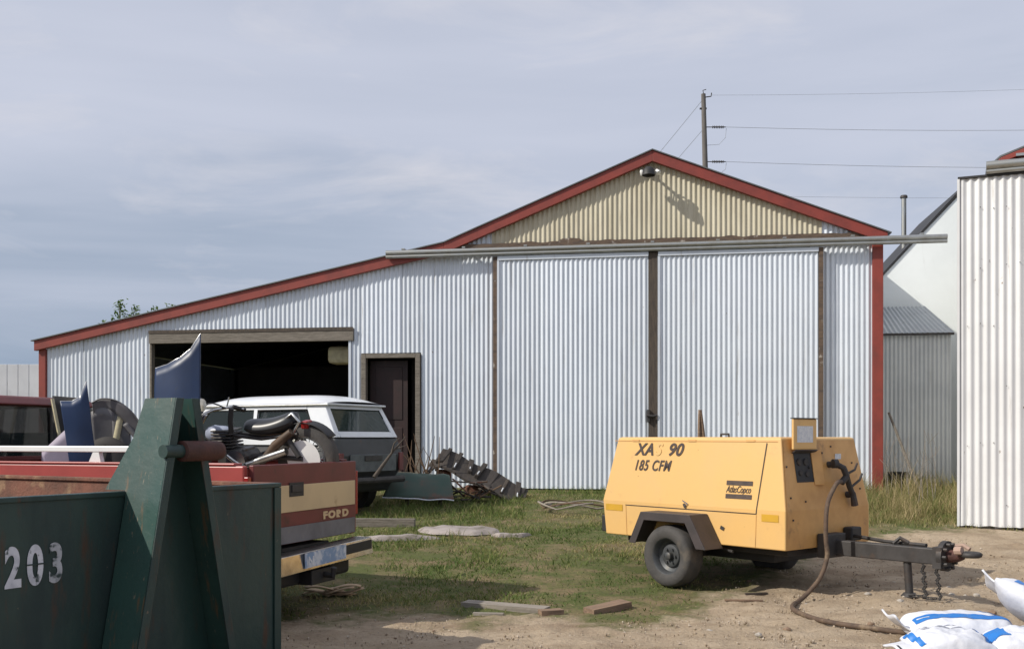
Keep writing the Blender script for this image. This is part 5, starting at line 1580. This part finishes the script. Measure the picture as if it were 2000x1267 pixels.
# stones scattered on the dirt
for k in range(34):
    x, y = random.uniform(-1.0, 4.6), random.uniform(7.3, 10.5)
    if grass_cover(x, y) > 0.6:
        continue
    r_ = random.uniform(0.012, 0.034)
    bm = bmesh.new()
    bmesh.ops.create_icosphere(bm, subdivisions=2, radius=r_)
    for vv in bm.verts:
        vv.co *= 1 + 0.35*noise.noise(vv.co*40 + Vector((k, 0, 0)))
        vv.co.z *= 0.6
    me = bpy.data.meshes.new('stone'); bm.to_mesh(me); bm.free(); me.materials.append(CONC if k % 3 else BOARD2)
    o = put('stone', me); o.location = gp(x, y, r_*0.2)
    tag(o, 'small loose stone lying on the bare dirt', 'stone', 'loose stones on the bare dirt')

# ------------------------------------------------------------------ grass and weeds


def blades(name, label, cat, m, P, H, Wd, lean, T):
    n = len(P)
    ang = rng.uniform(0, 2*np.pi, n)
    la = rng.uniform(0, 2*np.pi, n)
    side = np.stack([np.cos(ang), np.sin(ang), np.zeros(n)], 1)*Wd[:, None]
    ld_ = np.stack([np.cos(la), np.sin(la), np.zeros(n)], 1)*(lean*H)[:, None]
    up_ = np.zeros((n, 3)); up_[:, 2] = H
    mid = P + up_*0.55 + ld_*0.35
    tip = P + up_ + ld_
    V = np.stack([P-side, P+side, mid+side*0.7, mid-side*0.7, tip], 1).reshape(-1, 3)
    me = bpy.data.meshes.new(name)
    base = np.arange(n)*5
    me.vertices.add(n*5)
    me.vertices.foreach_set('co', V.ravel())
    loops = np.concatenate([np.stack([base, base+1, base+2, base+3], 1), np.stack([base+3, base+2, base+4, base+4], 1)[:, :3].repeat(1, 0).reshape(n, 3)], 1).ravel()
    me.loops.add(len(loops))
    me.loops.foreach_set('vertex_index', loops.astype(np.int32))
    ls = np.stack([np.arange(n)*7, np.arange(n)*7+4], 1).ravel()
    me.polygons.add(n*2)
    me.polygons.foreach_set('loop_start', ls.astype(np.int32))
    me.update(calc_edges=True)
    me.validate()
    a = me.attributes.new('tint', 'FLOAT', 'POINT')
    a.data.foreach_set('value', np.repeat(T, 5).astype(np.float32))
    me.materials.append(m)
    return tag(put(name, me), label, cat, None, 'stuff')


def scatter(n, x0, x1, y0, y1, keep):
    xs, ys = rng.uniform(x0, x1, n), rng.uniform(y0, y1, n)
    out = []
    for x, y in zip(xs, ys):
        k = keep(x, y)
        if k > 0 and random.random() < k:
            out.append((x, y, gz(x, y)-0.005, k))
    return np.array(out)


def in_view(x, y):
    return -0.32*y < x < 0.52*y


def slabfree(x, y):
    return not ((x+0.72)**2/0.30 + (y-13.55)**2/0.20 < 1)


def k_short(x, y):
    if not in_view(x, y) or not slabfree(x, y):
        return 0
    if y > 18.4 - 0.16*(x-2.5):
        return 0
    c = grass_cover(x, y)
    p = 0.5 + 0.5*noise.noise(Vector((x*0.9, y*0.9, 21.0))) + 0.35*noise.noise(Vector((x*2.7, y*2.7, 2.0)))
    return max(0.0, (c-0.48)*1.8)*max(0.05, min(1.0, (p-0.22)*1.5))


G = scatter(260000, -4.2, 7.5, 7.8, 18.4, k_short)
n = len(G)
pt = np.array([noise.noise(Vector((x*0.7, y*0.7, 4.0))) for x, y in G[:, :2]])
blades('grass', 'short patchy green and straw grass covering the yard', 'grass', GRASSM, G[:, :3].copy(), rng.uniform(0.012, 0.045, n)*(0.7+0.8*G[:, 3])*(1+0.5*pt), rng.uniform(0.003, 0.0065, n), rng.uniform(0.3, 1.6, n),
       np.clip(0.44 + 1.15*pt + rng.normal(0, 0.27, n), 0, 1))


def k_tuft(x, y):
    if not in_view(x, y) or not slabfree(x, y):
        return 0
    wall = 18.4 - 0.16*(x-2.5)
    if y > wall:
        return 0
    d = wall - y
    a = max(0.0, 1-d/2.0) if x < 5 else 0.0
    t = noise.noise(Vector((x*1.5, y*1.5, 31.0)))
    b = 0.9 if (t > 0.34 and grass_cover(x, y) > 0.7) else 0.0
    sc_ = 1.0 if (-2.2 < x < 0.2 and 14.6 < y < 17.2) else 0.0
    nb = 0.8 if ((x+0.72)**2 + (y-13.4)**2 < 0.9 or (x+1.5)**2+(y-12.8)**2 < 0.7) else 0
    return min(1.0, 0.8*a + 0.6*b + 0.7*sc_ + 0.6*nb)


G = scatter(52000, -4.0, 5.2, 9.5, 18.5, k_tuft)
n = len(G)
blades('tall_grass', 'taller green grass tufts along the workshop base and scrap heap', 'grass', GRASSM, G[:, :3].copy(), rng.uniform(0.03, 0.15, n)*(0.35+0.8*G[:, 3]), rng.uniform(0.0035, 0.006, n), rng.uniform(0.2, 1.3, n), np.clip(rng.normal(0.38, 0.27, n), 0, 1))


def k_weed(x, y):
    yd = 14.03 - 0.43*(x-6.12)
    if 6.1 < x < 7.3 and yd-0.22 < y < yd-0.03:
        return 0.5*max(0.0, 0.5+noise.noise(Vector((x*4, 0, 3))))
    lo, hi = 0.335*y, 0.437*y + 0.1
    if not lo < x < hi:
        return 0
    return min(1.0, max(0.0, (y-13.75)/0.5))*(0.75 + 0.25*noise.noise(Vector((x*2, y*2, 0))))


G = scatter(32000, 4.6, 8.2, 13.2, 18.8, k_weed)
n = len(G)
far = np.clip((G[:, 1]-14.0)/2.2, 0, 1)
cl = np.array([0.5+0.9*noise.noise(Vector((x*1.8, y*1.8, 8.0)))+0.5*noise.noise(Vector((x*5, y*5, 3.0))) for x, y in G[:, :2]]).clip(0.08, 1.3)
blades('dry_weeds', 'tall straw-coloured weeds between the red corner post and the ivory shed', 'weeds', WEEDM, G[:, :3].copy(), (0.07 + 0.36*far*cl)*rng.uniform(0.3, 1.3, n)*(1 + 0.8*(rng.random(n) > 0.98)), rng.uniform(0.003, 0.0055, n), rng.uniform(0.15, 0.9, n), np.clip(0.18 + 0.42*cl + rng.normal(0, 0.25, n), 0, 1))
# a few bare tall stalks
for k in range(12):
    x, y = random.uniform(6.15, 7.0), random.uniform(16.2, 17.8)
    e = thing('weed_stalk', 'tall bare weed stalk standing above the dry weeds', 'weed stalk', gp(x, y), 0, 'tall bare stalks in the dry weeds')
    h = random.uniform(0.7, 1.25)
    b = MB().tube([(0, 0, 0), (random.uniform(-.05, .05), 0, h*0.5), (random.uniform(-.14, .14), 0, h)], [0.007, 0.005, 0.003], 5)
    for j in range(4):
        z = h*random.uniform(0.55, 0.95)
        b.tube([(0, 0, z*0.9), (random.uniform(-.16, .16), random.uniform(-.1, .1), z+0.08)], 0.003, 4)
    b.build('stem', BOARD, e)


# ------------------------------------------------------------------ clods, gravel and straw on the bare dirt
def crumbs(n, keep):
    G_ = scatter(n, -2.2, 5.6, 7.0, 13.5, keep)
    V, F, T = [], [], []
    for x, y, z, k in G_:
        r_ = 0.003 + 0.011*random.random()**4
        a = random.uniform(0, 6.28)
        o = len(V)
        for t in range(4):
            q = a + t*1.571
            rr = r_*random.uniform(0.7, 1.3)
            V.append((x+rr*math.cos(q), y+rr*math.sin(q), z+0.012+r_*random.uniform(-0.2, 0.2)))
        V.append((x+r_*random.uniform(-.3, .3), y+r_*random.uniform(-.3, .3), z+0.014+r_*random.uniform(0.5, 0.9)))
        V.append((x, y, z-r_))
        for t in range(4):
            F.append((o+t, o+(t+1) % 4, o+4)); F.append((o+(t+1) % 4, o+t, o+5))
        T += [random.random()]*6
    me = bpy.data.meshes.new('gravel')
    me.from_pydata(V, [], F)
    at_ = me.attributes.new('tint', 'FLOAT', 'POINT'); at_.data.foreach_set('value', T)
    me.materials.append(tint_mat('clod_colours', (0.21, 0.16, 0.11), (0.34, 0.27, 0.195), (0.50, 0.43, 0.35), 0.0))
    tag(put('gravel', me), 'fine clods and gravel strewn over the bare dirt', 'gravel', None, 'stuff')


crumbs(22000, lambda x, y: 0 if not in_view(x, y) else max(0.0, 0.9-1.1*grass_cover(x, y))*(0.25+0.75*max(0, noise.noise(Vector((x*2.2, y*2.2, 13)))*2)))
G = scatter(9000, -2.2, 5.4, 7.0, 12.5, lambda x, y: 0 if not in_view(x, y) else max(0.0, 0.8-abs(grass_cover(x, y)-0.35))*max(0.05, 0.3+noise.noise(Vector((x*1.4, y*1.4, 17)))))
n = len(G)
Gp = G[:, :3].copy(); Gp[:, 2] += 0.012
blades('straw_litter', 'pale dry straw bits lying where the grass thins out', 'straw', WEEDM, Gp, rng.uniform(0.004, 0.012, n), rng.uniform(0.0018, 0.0035, n), rng.uniform(4, 12, n), np.clip(rng.normal(0.72, 0.2, n), 0, 1))
